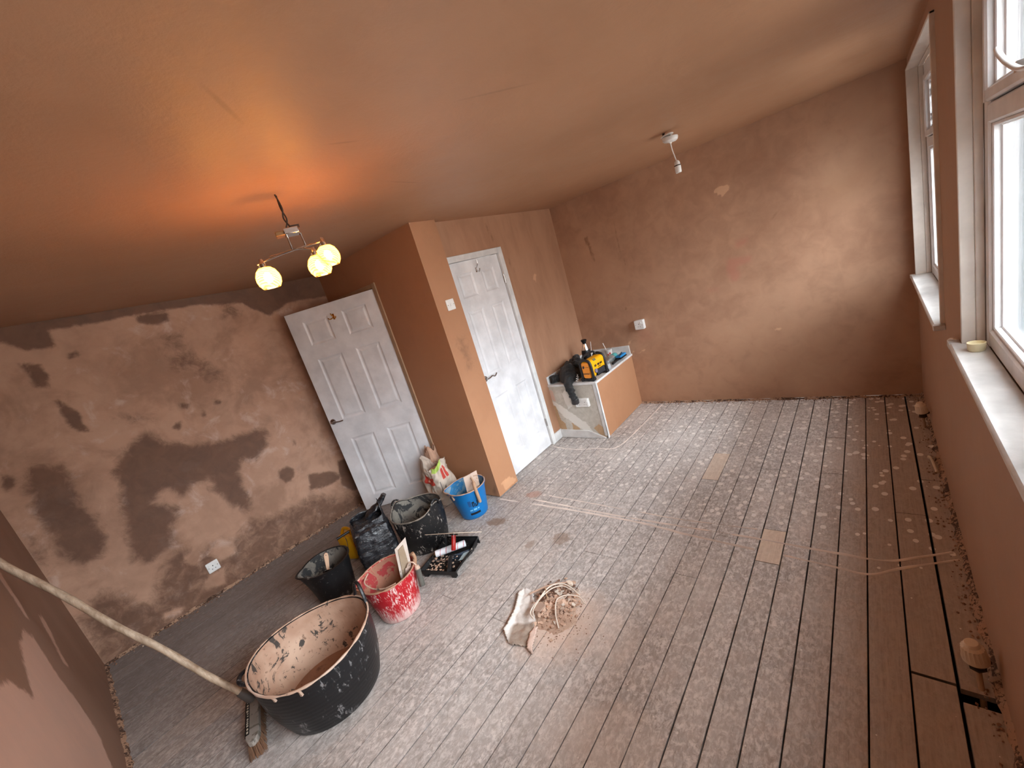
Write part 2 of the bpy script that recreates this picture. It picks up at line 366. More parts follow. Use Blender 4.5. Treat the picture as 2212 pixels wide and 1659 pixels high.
far_red = [([(-.94, 1.36), (-.76, 1.34), (-.76, 1.30), (-.88, 1.28), (-.86, 1.2), (-.89, 1.15), (-.94, 1.16), (-.96, 1.27)], .02, .8), ([(-.86, 1.49), (-.77, 1.49), (-.78, 1.45), (-.86, 1.44)], .02, .8),
  ([(-1.05, 1.1), (-1.15, 1.1), (-1.15, 1.13), (-1.05, 1.13)], .03, .4), ([(-1.9, .86), (-1.75, .86), (-1.75, .74), (-1.9, .7)], .05, .4)]
far_damp = [([(-1.90, 2.02), (-1.885, 2.02), (-1.885, 1.74), (-1.87, 1.53), (-1.89, 1.53), (-1.905, 1.74)], .008, .62), ([(-2.27, 1.93), (-2.21, 1.93), (-2.2, 1.80), (-2.19, 1.65), (-2.22, 1.65), (-2.24, 1.8)], .012, .62),
  ([(-2.0, 1.10), (-1.97, 1.12), (-1.95, 1.10), (-1.98, 1.07)], .01, .6), ([(-.6, 1.6), (-.5, 1.66), (-.5, 1.64), (-.6, 1.57)], .02, .5)]
surface('wall_far', rng(-2.75, .45, .025), rng(.014, 2.42, .025), lambda x, z: (x, YF, z), M_far, thick=.1, damp=far_damp, pale=far_pale, red=far_red)
# window wall with two openings
def in_win(y, z): return any(a < y < b and c - .021 < z < d for a, b, c, d in (W1, W2))
surface('wall_right', rng(-.5, 4.25, .05, (W1[0], W1[1], W2[0], W2[1])), rng(.008, 2.42, .05, (W1[2] - .021, W1[3], W2[2] - .021, W2[3])), lambda y, z: (XR, y, z), M_right, thick=.17, hole=in_win, flip=True)
# ceiling, slightly out of level as old ceilings are
def ceil_z(x, y):
    dz = 0
    if x < -3.0:
        t = (-3.0 - x) / 1.2; dz = t * (.035 - .065 * max(0, min(1, y / 1.6)))
    return H + dz
surface('ceiling', rng(-4.5, .6, .06), rng(-.5, 4.3, .06), lambda x, y: (x, y, ceil_z(x, y)), M_ceil, thick=.1, flip=True)
# pier beside the door: broad face, narrow face, return
o = surface('wall_pier', rng(-3.195, XC, .04) , rng(.01, 2.42, .04), lambda x, z: (x, YC0, z), M_col,
    damp=[([(-2.60, .01), (-2.51, .01), (-2.51, .16), (-2.56, .12), (-2.60, .05)], .015, .5)])
surface('wall_pier_side', rng(YC0, YC1, .03), rng(.01, 2.42, .03), lambda y, z: (XC, y, z), M_col,
    pale=[([(2.16, .13), (2.30, .10), (2.37, .02), (2.2, .02)], .02, .9)], damp=[([(2.15, 1.45), (2.3, 1.42), (2.33, 1.15), (2.2, 1.12)], .09, .5)])
surface('wall_pier_return', [YC1], [0], lambda a, b: (0, 0, 0), M_col) if False else None
b = MB(); b.box((-3.195, YC0 + .021, .01), (XC - .021, YC1, 2.42)); b.build('wall_pier_core', M_col, kind='structure')
# alcove wall (with the shut door) behind the pier
def in_d2(y, z): return 2.36 < y < 3.10 and z < 2.01
surface('wall_alcove', rng(2.30, 4.25, .03, (2.36, 3.10)), rng(0, 2.42, .03, (2.01,)), lambda y, z: (XA, y, z), M_alc, thick=.09, hole=in_d2,
    pale=[([(3.52, 1.66), (3.56, 1.72), (3.60, 1.72), (3.56, 1.64)], .012, .9), ([(3.26, .92), (3.28, .92), (3.275, .85), (3.265, .85)], .012, .9)],
    damp=[([(3.02, 2.28), (3.05, 2.28), (3.10, 2.12), (3.08, 2.1)], .02, .8), ([(3.2, 1.95), (3.22, 1.95), (3.27, 1.8), (3.25, 1.78)], .02, .7)])
# wall over and behind the open doorway
b = MB(); b.box((-4.30, YC0, 2.035), (-3.195, YC0 + .12, 2.42)); b.box((-4.30, YC0, 0), (-4.0, YC0 + .12, 2.04)); b.build('wall_over_doorway', M_col, kind='structure', bevel=.003)
b = MB(); b.box((-4.4, 3.3, 0), (-3.1, 3.35, 2.42)); b.box((-4.4, 2.2, 0), (-4.35, 3.35, 2.42)); b.box((-3.195, YC1, 0), (-3.15, 3.35, 2.42)); b.box((-4.4, 2.2, 2.40), (-3.1, 3.35, 2.43)); b.build('wall_landing', M_col, kind='structure')
b = MB(); b.box((-3.0, 2.3, 0), (-2.95, 3.2, 2.2)); b.build('wall_cupboard', M_void, kind='structure')
# white lining strip on the pier edge beside the open door
b = MB(); b.box((-3.235, YC0 - .012, 0), (-3.185, YC0 + .13, 2.045)); b.box((-4.0, YC0 - .004, 2.005), (-3.235, YC0 + .12, 2.042))
tr = b.build('trim_1', M_wood, kind='structure', bevel=.004)

# ------------------------------------------------------------------ floor boards
def floor_mat():
    t = NT('plaster_spattered_floorboards')
    tint = t.attr('tint'); newb = t.attr('fresh')
    v = t.mapping(scale=(1, .28, 1)); g = t.noise(110, 6, .65, v=t.mapping(scale=(1, .05, 1)))
    n1 = t.noise(62, 8, .75, v=t.mapping(scale=(1, .55, 1)), dist=.7); n2 = t.noise(2.2, 4); n3 = t.noise(24, 8, .75, dist=.5); n4 = t.noise(150, 5, .7)
    woodc = t.mix(t.ramp(g, .3, .7), (.27, .23, .205), (.50, .44, .40))
    grey = t.mix(t.ramp(n3, .35, .65), (.45, .415, .395), (.62, .575, .545))
    c = t.mix(t.ramp(n1, .40, .56), woodc, grey)
    c = t.mix(t.math('MULTIPLY', t.ramp(t.math('ADD', t.math('MULTIPLY', n1, .55), t.math('MULTIPLY', n3, .45)), .49, .60), .85), c, (.78, .715, .67))
    c = t.mix(t.math('MULTIPLY', t.ramp(n2, .45, .68), .45), c, (.68, .61, .56))
    c = t.mix(t.math('MULTIPLY', t.ramp(n4, .60, .70), .5), c, (.20, .165, .14))
    # bare brown boards under the windows, cleaner along the left wall
    sx = t.n('SeparateXYZ'); t.set(sx, 0, t.co()); X, Y = sx.outputs[0], sx.outputs[1]
    edge = t.ramp(t.math('ADD', t.math('ADD', X, .52), t.math('MULTIPLY', t.math('SUBTRACT', n3, .5), .5)), .15, .50)
    brown = t.mix(t.ramp(g, .3, .7), (.30, .22, .17), (.43, .33, .27)); brown = t.mix(t.ramp(n1, .52, .66), brown, (.36, .27, .21))
    c = t.mix(t.math('MULTIPLY', edge, .80), c, brown)
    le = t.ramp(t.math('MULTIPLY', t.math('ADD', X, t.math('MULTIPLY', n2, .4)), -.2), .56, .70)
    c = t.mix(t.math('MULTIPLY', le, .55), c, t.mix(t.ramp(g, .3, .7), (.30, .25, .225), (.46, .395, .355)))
    # spots of splashed plaster, mostly beyond the old partition line
    vo = t.voro(17, v=t.mapping(scale=(1, .8, 1))); vn = t.noise(5, 3)
    far = t.math('ADD', t.math('MULTIPLY', t.ramp(t.math('MULTIPLY', Y, .25), .50, .60), .45), .12)
    rad = t.math('MULTIPLY', t.math('ADD', far, t.math('MULTIPLY', t.math('SUBTRACT', vn, .45), .6)), .42)
    spot = t.math('LESS_THAN', vo.outputs['Distance'], rad)
    c = t.mix(t.math('MULTIPLY', spot, .8), c, (.84, .77, .715))
    # dust round the rubble, wet brown stains by the buckets, pinkish smears
    c = t.mix(t.math('MULTIPLY', t.blob((-1.33, 1.22), (.23, .20), .5, soft=.9, wob=.15, wsc=20), .85), c, (.70, .53, .43))
    for cc, rr, ro, kk in (((-2.30, 1.83), (.085, .05), .4, .8), ((-1.68, 1.81), (.055, .06), .2, .6), ((-1.86, 1.69), (.03, .04), 0, .5), ((-2.52, 1.60), (.10, .05), .3, .45)):
        c = t.mix(t.math('MULTIPLY', t.blob(cc, rr, ro, soft=.4, wob=.4, wsc=28), kk), c, (.30, .20, .14))
    c = t.mix(t.math('MULTIPLY', t.blob((-2.22, 2.23), (.07, .05), .2, soft=.5, wob=.3, wsc=20), .6), c, (.52, .27, .19))
    c = t.mix(t.math('MULTIPLY', t.blob((-.84, .86), (.17, .13), .2, soft=.5, wob=.3, wsc=14), .35), c, (.70, .60, .53))
    c = t.mix(t.math('MULTIPLY', t.blob((-1.0, 1.25), (.10, .17), .4, soft=.8, wob=.3, wsc=14), .4), c, (.72, .62, .55))
    fresh = t.mix(t.ramp(g, .3, .7), (.60, .47, .36), (.74, .60, .48)); c = t.mix(t.math('MULTIPLY', newb, .8), c, fresh)
    rx_light = t.n('ValToRGB'); t.set(rx_light, 0, t.math('MULTIPLY', t.math('ADD', X, t.math('MULTIPLY', n2, .6)), -.25)); e3 = rx_light.color_ramp.elements; e3[0].position = .12; e3[0].color = (1.30, 1.42, 1.50, 1); e3[1].position = .75; e3[1].color = (.62, .62, .63, 1); e4 = e3.new(.42); e4.color = (.88, .885, .89, 1); c = t.mix(1.0, c, rx_light.outputs[0], 'MULTIPLY'); c = t.mix(1.0, c, t.ramp(tint, 0, 1, (.86, .85, .84), (1.08, 1.07, 1.06)), 'MULTIPLY')  # light balance painted across X: mid-floor lifted, left lowered where boards are also barer
    c = t.mix(t.math('MULTIPLY', t.attr('seam'), t.ramp(t.noise(5, 4), .35, .65, (.35, .35, .35), (.85, .85, .85))), c, (.085, .066, .056))
    t.bsdf(c, .78, bump=t.math('ADD', t.math('MULTIPLY', n1, .5), t.math('MULTIPLY', spot, .15)), bstr=.35, bdist=.004, Specular_IOR_Level=.25)
    return t.m
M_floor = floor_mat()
seams = [.30, .142, .024, -.092, -.203, -.316, -.430, -.543, -.655, -.773, -.890, -1.003, -1.117, -1.235]
while seams[-1] > -4.35: seams.append(seams[-1] - .1145 + random.uniform(-.002, .002))
V = []; F = []; TI = []; FR = []; ED = []
def board(x0, x1, y0, y1, tint, fresh=0, dz=0):
    g = .0022 if x1 > -.62 else .0013; e = .0014 if x1 > -.62 else .0011; x0 += g; x1 -= g; y0 += g * .6; y1 -= g * .6; b = len(V)
    for x, y, z in ((x0, y0, -e), (x1, y0, -e), (x1, y1, -e), (x0, y1, -e), (x0 + e, y0 + e * .3, 0), (x1 - e, y0 + e * .3, 0), (x1 - e, y1 - e * .3, 0), (x0 + e, y1 - e * .3, 0), (x0, y0, -.022), (x1, y0, -.022), (x1, y1, -.022), (x0, y1, -.022)):
        V.append((x, y, z + dz))
    for f in ((4, 5, 6, 7), (0, 1, 5, 4), (1, 2, 6, 5), (2, 3, 7, 6), (3, 0, 4, 7), (8, 9, 1, 0), (9, 10, 2, 1), (10, 11, 3, 2), (11, 8, 0, 3)):
        F.append(tuple(b + k for k in f)); TI.append(tint); FR.append(fresh); ED.append(0.0 if f == (4, 5, 6, 7) else 1.0)
Y0, Y1 = -.45, 4.25
for k in range(len(seams) - 1):
    x1, x0 = seams[k], seams[k + 1]; cuts = {}
    if k == 0: cuts = [(Y0, 1.500, .35, 0, 0), (1.548, 2.9, .45, 0, 0), (2.9, Y1, .4, 0, 0)]; x0 += .004
    elif k == 1: cuts = [(Y0, 1.556, .5, 0, -.002), (1.562, 2.55, .42, 0, 0), (2.55, Y1, .5, 0, 0)]
    elif k == 6: cuts = [(Y0, 1.972, .5, 0, 0), (1.972, 2.245, .8, 1, .001), (2.245, Y1, .55, 0, 0)]
    elif k == 10: cuts = [(Y0, 2.70, .5, 0, 0), (2.70, 3.085, .8, .9, .001), (3.085, Y1, .5, 0, 0)]
    else:
        ys = [Y0] + sorted(random.sample([.5, 1.1, 1.75, 2.12, 2.9, 3.4], random.choice([0, 1, 1, 2]))) + [Y1]
        cuts = [(ys[i], ys[i + 1], random.uniform(.25, .75), 0, random.uniform(-.0008, .0008)) for i in range(len(ys) - 1)]
    if k in (26, 27): cuts = [(a, b_, .75, .25, d) for a, b_, c_, e_, d in cuts]
    for a, b_, t_, fr, dz in cuts: board(x0, x1, a, b_, t_, fr, dz)
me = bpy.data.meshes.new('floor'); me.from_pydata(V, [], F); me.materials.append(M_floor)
for nm, vals in (('tint', TI), ('fresh', FR), ('seam', ED)):
    a = me.attributes.new(nm, 'FLOAT', 'FACE'); a.data.foreach_set('value', [float(q) for q in vals])
me.update(); floor = bpy.data.objects.new('floor', me); COL.objects.link(floor); floor['kind'] = 'structure'
b = MB(); b.box((-4.45, -.5, -.20), (.5, 4.4, -.16)); b.box((XR + .02, -.5, -.2), (XR + .05, 4.4, -.001)); b.box((-4.45, -.5, -.2), (-4.40, 4.4, -.03)); b.box((-4.45, -.5, -.2), (.3, -.46, -.03)); b.box((-4.45, 4.26, -.2), (.3, 4.3, -.03)); b.build('subfloor', M_void, parent=floor)
b = MB()
for y in (.2, .9, 1.3, 2.0, 2.7, 3.4, 4.0): b.box((-4.4, y, -.15), (.4, y + .05, -.024))
b.build('joist', plain('dark_joist_timber', (60, 42, 30), .8), parent=floor)
# dried plaster lines where a partition stood
M_line = plain('dried_plaster_line', (226, 214, 204), .8, var=.10)
def ridge(pts, w=.011):
    pts = smooth_path([(x, y, .0006) for x, y in pts], 14); mb = MB(); vs = []; fs = []
    for i, p in enumerate(pts):
        q = .45 + 1.1 * noise.noise(Vector((p.x * 9, p.y * 9, 1))); ww = max(.0, w * .5 * (1 + q * .6)) * (0 if noise.noise(Vector((p.x * 3.3, p.y * 5, 8))) > .42 else 1)
        o_ = .004 * noise.noise(Vector((p.x * 14, 3, p.y)))
        d = (pts[min(i + 1, len(pts) - 1)] - pts[max(i - 1, 0)]).normalized(); nrm = Vector((-d.y, d.x, 0))
        c_ = p + nrm * o_; vs += [c_ - nrm * ww, c_ + Vector((0, 0, .0022)) - nrm * ww * .3, c_ + Vector((0, 0, .0022)) + nrm * ww * .3, c_ + nrm * ww]
    for i in range(len(pts) - 1):
        for k in range(3): fs.append((i * 4 + k, (i + 1) * 4 + k, (i + 1) * 4 + k + 1, i * 4 + k + 1))
    mb.add(vs, [f[::-1] for f in fs]); return mb
ridge([(-2.50, 2.10), (-1.771, 2.117), (-1.229, 2.109), (-.895, 2.075), (-.556, 2.055)], .014).build('plaster_line', M_line, parent=floor)
ridge([(-.42, 2.05), (-.25, 2.04), (-.087, 2.03), (.046, 2.124), (.225, 2.234)], .012).build('plaster_line', M_line, parent=floor)
ridge([(-2.2, 2.168), (-1.428, 2.142), (-.915, 2.144), (-.572, 2.149), (-.41, 2.143), (-.222, 2.14), (-.031, 2.142), (.093, 2.211), (.206, 2.28)], .012).build('plaster_line', M_line, parent=floor)
ridge([(-2.07, 2.246), (-1.467, 2.225), (-1.012, 2.21), (-.572, 2.23)], .008).build('plaster_line', M_line, parent=floor)
ridge([(-2.55, 3.05), (-2.3, 3.02), (-2.05, 3.06), (-1.85, 3.12), (-1.80, 3.6), (-1.78, 4.1)], .01).build('plaster_line', M_line, parent=floor)
# crumbs of plaster along the foot of the walls
def crumbs(name, path, n, wdt, smin, smax, mat, label, cat='debris', zbase=.0):
    mb = MB(); segs = [(Vector(path[i]), Vector(path[i + 1])) for i in range(len(path) - 1)]; tot = sum((b_ - a).length for a, b_ in segs)
    for _ in range(n):
        d = random.uniform(0, tot)
        for a, b_ in segs:
            L = (b_ - a).length
            if d <= L: break
            d -= L
        p = a + (b_ - a) * (d / L); dirv = (b_ - a).normalized(); nr = Vector((dirv.y, -dirv.x))
        p = p + nr * abs(random.gauss(0, wdt)); s = random.uniform(smin, smax)
        M = Matrix.Translation((p.x, p.y, zbase + s * .3)) @ Matrix.Rotation(random.uniform(0, 6.3), 4, Vector((random.random(), random.random(), random.random() + .1)))
        q = [Vector((random.uniform(.6, 1) * sx * s, random.uniform(.5, 1) * sy * s, random.uniform(.3, .7) * sz * s)) for sx, sy, sz in ((1, 0, 0), (-1, 0, 0), (0, 1, 0), (0, -1, 0), (0, 0, 1), (0, 0, -1))]
        mb.add(q, [(0, 2, 4), (2, 1, 4), (1, 3, 4), (3, 0, 4), (2, 0, 5), (1, 2, 5), (3, 1, 5), (0, 3, 5)], None, M)
    o = mb.build(name, mat, smooth=False); tag(o, label, cat, kind='stuff'); return o
M_crumb = splashed('plaster_crumbs', (150, 112, 88), (205, 180, 160), .5, 30, .8)
M_gap = splashed('dark_rubbly_edge', (84, 60, 46), (176, 142, 116), .75, 60, .9)
def skirtgap(name, pts, h=.022, d=.012, k=1):
    """rough broken plaster edge strip at a wall foot"""
    mb = MB(); P = smooth_path([(x, y, 0) for x, y in pts], 1); vs = []; out = []
    for i in range(len(P) - 1):
        n = max(2, int((P[i + 1] - P[i]).length / .02))
        for j in range(n): out.append(P[i].lerp(P[i + 1], j / n))
    out.append(P[-1])
    for i, p in enumerate(out):
        dv = (out[min(i + 1, len(out) - 1)] - out[max(i - 1, 0)]).normalized(); nr = Vector((dv.y, -dv.x, 0)) * k
        q = noise.noise(Vector((p.x * 17, p.y * 17, 0))); hh = h * (1 + .8 * q); dd = d * (1 + .9 * noise.noise(Vector((p.x * 23, p.y * 23, 5))))
        vs += [p, p + nr * dd * 1.5, p + nr * dd + Vector((0, 0, hh * .6)), p + Vector((0, 0, hh))]
    fs = []
    for i in range(len(out) - 1):
        for c in range(3): fs.append((i * 4 + c, i * 4 + c + 1, (i + 1) * 4 + c + 1, (i + 1) * 4 + c))
    mb.add(vs, fs); return mb.build(name, M_gap, kind='structure')
skirtgap('trim_2', [(leftx(-.39, 0), -.39), (leftx(2.1, 0), 2.1)], h=.015)
skirtgap('trim_3', [(-2.03, YF), (XR, YF)], h=.013)
skirtgap('trim_4', [(XR, YF), (XR, -.39)], h=.028, d=.012)
skirtgap('trim_5', [(-.2, YN), (-4.2, YN)], h=.02)
crumbs('plaster_crumbs', [(-4.19, -.37), (-4.08, 1.9)], 260, .035, .003, .010, M_crumb, 'line of small plaster crumbs along the foot of the damp patchy wall')
crumbs('plaster_crumbs', [(-2.0, 4.13), (.22, 4.13)], 200, .025, .003, .010, M_crumb, 'line of small plaster crumbs along the foot of the far wall')
crumbs('plaster_crumbs', [(.225, 4.1), (.225, .5)], 260, .02, .003, .010, M_crumb, 'line of plaster crumbs along the floor edge below the windows')
crumbs('plaster_crumbs', [(-3.0, -.385), (-4.15, -.385)][::-1], 90, .02, .003, .010, M_crumb, 'crumbs along the foot of the near pink wall by the broom')

# ================================================================== WINDOWS
def glass_mat(name='window_glass', tint=(1, 1, 1)):
    t = NT(name); tr_ = t.n('BsdfTransparent'); t.set(tr_, 0, (*tint, 1)); gl = t.n('BsdfGlossy'); t.set(gl, 'Roughness', .02)
    fr = t.n('Fresnel'); t.set(fr, 0, 1.45); mx = t.n('MixShader'); t.set(mx, 0, t.math('MULTIPLY', fr.outputs[0], .9))
    t.t.links.new(tr_.outputs[0], mx.inputs[1]); t.t.links.new(gl.outputs[0], mx.inputs[2]); t.t.links.new(mx.outputs[0], t.out.inputs[0]); return t.m
M_glass = glass_mat()
M_gasket = plain('dark_rubber_gasket', (20, 20, 24), .6)
def bar(mb, axis, x0, x1, a0, a1, b0, b1, mat=None, ch=.006):
    """moulded bar in window plane; axis y: runs along y between a0..a1 with z b0..b1; chamfer towards the room"""
    if axis == 'y': pr = [(x1, b0), (x0 + ch, b0), (x0, b0 + ch), (x0, b1 - ch), (x0 + ch, b1), (x1, b1)]; vs = [(x, a0, z) for x, z in pr] + [(x, a1, z) for x, z in pr]
    else: pr = [(x1, b0), (x0 + ch, b0), (x0, b0 + ch), (x0, b1 - ch), (x0 + ch, b1), (x1, b1)]; vs = [(x, y, a0) for x, y in pr] + [(x, y, a1) for x, y in pr]
    n = 6; fs = [tuple(range(n)), tuple(range(2 * n - 1, n - 1, -1))] + [(i, n + i, n + (i + 1) % n, (i + 1) % n) for i in range(n)]
    mb.add(vs, fs, mat)
def window(name, W, xf, divs, transom, sash_ranges, stepd=.024, proud=0):
    y0, y1, z0, z1 = W; root = bpy.data.objects.new(name, None); COL.objects.link(root); root['kind'] = 'structure'
    # painted jamb lining inside the opening
    mb = MB(); t = .012; xi = XR - .002 - proud
    mb.box((xi, y1 - t, z0), (xf - stepd, y1, z1)); mb.box((xi, y0, z0), (xf - stepd, y0 + t, z1)); mb.box((xi, y0, z1 - t), (xf - stepd, y1, z1))
    mb.box((xf - stepd, y1 - t - .004, z0), (xf, y1, z1)); mb.box((xf - stepd, y0, z0), (xf, y0 + t + .004, z1)); mb.box((xf - stepd, y0, z1 - t - .004), (xf, y1, z1))
    mb.build('jamb_lining', M_jamb, root, bevel=.003)
    # outer frame
    fw = .062; x1 = xf + .065; mb = MB(); yi0, yi1, zi0, zi1 = y0 + t, y1 - t - .004, z0, z1 - t - .004
    bar(mb, 'z', xf, x1, zi0, zi1, yi1 - fw, yi1); bar(mb, 'z', xf, x1, zi0, zi1, yi0, yi0 + fw)
    bar(mb, 'y', xf, x1, yi0 + fw, yi1 - fw, zi0, zi0 + fw); bar(mb, 'y', xf, x1, yi0 + fw, yi1 - fw, zi1 - fw, zi1)
    bar(mb, 'y', xf, x1, yi0 + fw, yi1 - fw, transom - .03, transom + .03)
    for d in divs: bar(mb, 'z', xf, x1, zi0 + fw, zi1 - fw, d - .03, d + .03)
    mb.build('window_frame', M_upvc, root, smooth=False)
    cells = []; ys = [yi0 + fw] + [q for d in divs for q in (d - .03, d + .03)] + [yi1 - fw]
    for i in range(0, len(ys), 2):
        cells.append((ys[i], ys[i + 1], zi0 + fw, transom - .03, False)); cells.append((ys[i], ys[i + 1], transom + .03, zi1 - fw, True))
    panes = []
    for a, b_, c, d, up in cells:
        if up:   # opening fanlight sash, proud of the frame with a dark gasket round it
            mb = MB(); g = .005; sw = .042; xs = xf - .012
            bar(mb, 'z', xs, x1 - .01, c + g, d - g, a + g, a + sw); bar(mb, 'z', xs, x1 - .01, c + g, d - g, b_ - sw, b_ - g)
            bar(mb, 'y', xs, x1 - .01, a + sw, b_ - sw, c + g, c + sw); bar(mb, 'y', xs, x1 - .01, a + sw, b_ - sw, d - sw, d - g)
            sh_ = mb.build('fanlight_sash', M_upvc, root, smooth=False)
            mb = MB(); xg = xf + .02
            for p, q in (((a, c), (b_, c + g)), ((a, d - g), (b_, d)), ((a, c), (a + g, d)), ((b_ - g, c), (b_, d))): mb.box((xg, p[0], p[1]), (xg + .01, q[0], q[1]))
            mb.build('gasket', M_gasket, sh_, smooth=False)
            gl = (a + sw, b_ - sw, c + sw, d - sw)
        else: gl = (a, b_, c, d)
        a, b_, c, d = gl; mb = MB()   # glazing beads
        for bt, xx, mt in ((.012, xf + .008, None), (.017, xf + .026, None)):
            bar(mb, 'z', xx, xx + .018, c, d, a, a + bt, ch=.003); bar(mb, 'z', xx, xx + .018, c, d, b_ - bt, b_, ch=.003)
            bar(mb, 'y', xx, xx + .018, a, b_, c, c + bt, ch=.003); bar(mb, 'y', xx, xx + .018, a, b_, d - bt, d, ch=.003)
        mb.build('glazing_bead', M_upvc, root, smooth=False)
        mb = MB(); s_ = .0125
        for p, q in (((a, c), (b_, c + s_)), ((a, d - s_), (b_, d)), ((a, c), (a + s_, d)), ((b_ - s_, c), (b_, d))): mb.box((xf + .0265, p[0] + .0, p[1]), (xf + .0285, q[0], q[1]))
        mb.build('glass_spacer', M_gasket, root, smooth=False)
        mb = MB(); mb.box((xf + .030, a + .004, c + .004), (xf + .034, b_ - .004, d - .004)); mb.build('glass_pane', M_glass, root, smooth=False)
        panes.append((gl, up))
    # outer sill and reveal frame seen through the glass
    mb = MB(); mb.box((x1, y0 - .02, z0 - .02), (XR + .21, y1 + .02, z0 + .012)); mb.build('outer_sill', M_upvc, root, smooth=False, bevel=.004)
    mb = MB(); mb.box((x1 + .001, y1 - .022, z0 + .012), (XR + .20, y1 + .02, z1)); mb.build('outer_reveal', plain('pale_render', (150, 160, 166), .8, bump=.5, bscale=90), root, smooth=False)
    return root, panes
wn1, p1 = window('window_1', W1, .308, [1.32, .42], 1.80, None)
wn2, p2 = window('window_2', W2, .312, [3.38], 1.795, None, proud=.014)
# sills
def sill(name, W, xf, nose, ex, th=.024, lab=''):
    y0, y1, z0, z1 = W; mb = MB()
    P = [(xf, 0), (XR - nose, 0), (XR - nose - .006, -.005), (XR - nose - .008, -th / 2), (XR - nose - .006, -th + .005), (XR - nose, -th), (XR - .001, -th), (XR - .001, -th + .004), (xf, -th + .004)]
    a, b_ = y0 - ex, y1 + ex; n = len(P)
    for s0, s1, pr in ((y0 + .001, y1 - .001, P),):
        vs = [(x, s0, z0 + z) for x, z in pr] + [(x, s1, z0 + z) for x, z in pr]
        mb.add(vs, [tuple(range(n)), tuple(range(2 * n - 1, n - 1, -1))] + [(i, n + i, n + (i + 1) % n, (i + 1) % n) for i in range(n)])
    for s0, s1 in ((a, y0 + .001), (y1 - .001, b_)): mb.box((XR - nose - .007, s0, z0 - th), (XR - .001, s1, z0))
    o = mb.build(name, M_white, bevel=.002); o['kind'] = 'structure'; return o
sill('trim_6', W1, .308, .028, .05); sill('trim_7', W2, .312, .035, .03)
b = MB(); b.tube(smooth_path([(.240, 2.299, 1.006), (.232, 2.325, 1.01), (.222, 2.34, 1.0), (.226, 2.348, .985)], 4), .006); b.build('paint_flake', M_jamb, parent=bpy.data.objects['trim_6'])
# casement handle on near fanlight
yh = 1.90; hz = 1.885
h = MB(); h.box((.276, 1.40, 1.832), (.297, 1.50, 1.856)); h.tube(smooth_path([(.280, 1.45, 1.846), (.266, 1.48, 1.846), (.260, 1.53, 1.853), (.259, 1.62, 1.880), (.260, 1.70, 1.910), (.263, 1.745, 1.930)], 6), [.0065] * 26 + [.006] * 5, n=10, flat=.75)
wh_ = h.build('window_handle', M_upvc, wn1, bevel=0)
h = MB(); h.box((.270, 1.60, 1.852), (.292, 1.625, 1.874)); h.build('handle_latch', M_chrome, wh_)
# leaded scrollwork in the far fanlight
ld = MB(); gl = [g for g, up in p2 if up][-1]; a, b_, c, d = gl; xl = .337
for k in range(5):
    yy = a + (b_ - a) * (k + .5) / 5; zc = (c + d) / 2
    ld.tube(smooth_path([(xl, yy - .03, c), (xl, yy + .035, c + .07), (xl, yy - .03, zc), (xl, yy + .035, d - .07), (xl, yy - .03, d)], 5), .0045, n=5)
    ld.tube([(xl, yy, c), (xl, yy, d)], .004, n=5)
    for q in (c + .06, zc, d - .06): ld.tube([(xl, yy + .022 * math.cos(u * PI / 5), q + .022 * math.sin(u * PI / 5)) for u in range(10)], .004, n=5, close=True)
for q in (c + .02, zc - .05, zc + .05, d - .02): ld.tube([(xl, a, q), (xl, b_, q)], .004, n=5)
ld.build('leaded_scrollwork', plain('dark_lead', (30, 32, 36), .5), wn2)
# neighbouring pale wall outside
b = MB(); b.box((1.5, 6.2, -1.5), (5.5, 6.6, 5.5)); b.build('wall_outside', plain('pale_outside_render', (190, 205, 210), .9), kind='structure')

# ================================================================== DOORS
def panel_leaf(w, h, t, cols, rows, dep=.008):
    """door leaf in local coords: x across 0..w, z up 0..h, front face at y=0 facing -y, back at y=t, moulded both sides"""
    mb = MB(); xs = sorted({0, w, *[v for c in cols for v in c]}); zs = sorted({0, h, *[v for r in rows for v in r]})
    pan = [(c, r) for c in cols for r in rows]
    for y, s in ((0, 1), (t, -1)):
        for i in range(len(xs) - 1):
            for j in range(len(zs) - 1):
                if any(abs(c[0] - xs[i]) < 1e-6 and abs(c[1] - xs[i + 1]) < 1e-6 and abs(r[0] - zs[j]) < 1e-6 and abs(r[1] - zs[j + 1]) < 1e-6 for c, r in pan): continue
                f = [(xs[i], y, zs[j]), (xs[i + 1], y, zs[j]), (xs[i + 1], y, zs[j + 1]), (xs[i], y, zs[j + 1])]
                mb.add(f, [(0, 1, 2, 3) if s > 0 else (3, 2, 1, 0)])
        for c, r in pan:
            rings = [(0, 0), (.005, .3), (.012, .85), (.018, 1), (.024, 1), (.034, .55), (.042, .35), (.046, .35)]; vs = []
            for ins, dp in rings:
                yy = y + s * dep * dp
                vs += [(c[0] + ins, yy, r[0] + ins), (c[1] - ins, yy, r[0] + ins), (c[1] - ins, yy, r[1] - ins), (c[0] + ins, yy, r[1] - ins)]
            fs = [(k * 4 + i, k * 4 + (i + 1) % 4, (k + 1) * 4 + (i + 1) % 4, (k + 1) * 4 + i) for k in range(len(rings) - 1) for i in range(4)]
            e = (len(rings) - 1) * 4; fs.append((e, e + 1, e + 2, e + 3))
            mb.add(vs, [f if s > 0 else f[::-1] for f in fs])
    mb.add([(0, 0, 0), (w, 0, 0), (w, t, 0), (0, t, 0), (0, 0, h), (w, 0, h), (w, t, h), (0, t, h)], [(0, 3, 2, 1), (4, 5, 6, 7), (3, 0, 4, 7), (1, 2, 6, 5)])
    return mb
def at(mb, M): mb.v = [M @ v for v in mb.v]; return mb
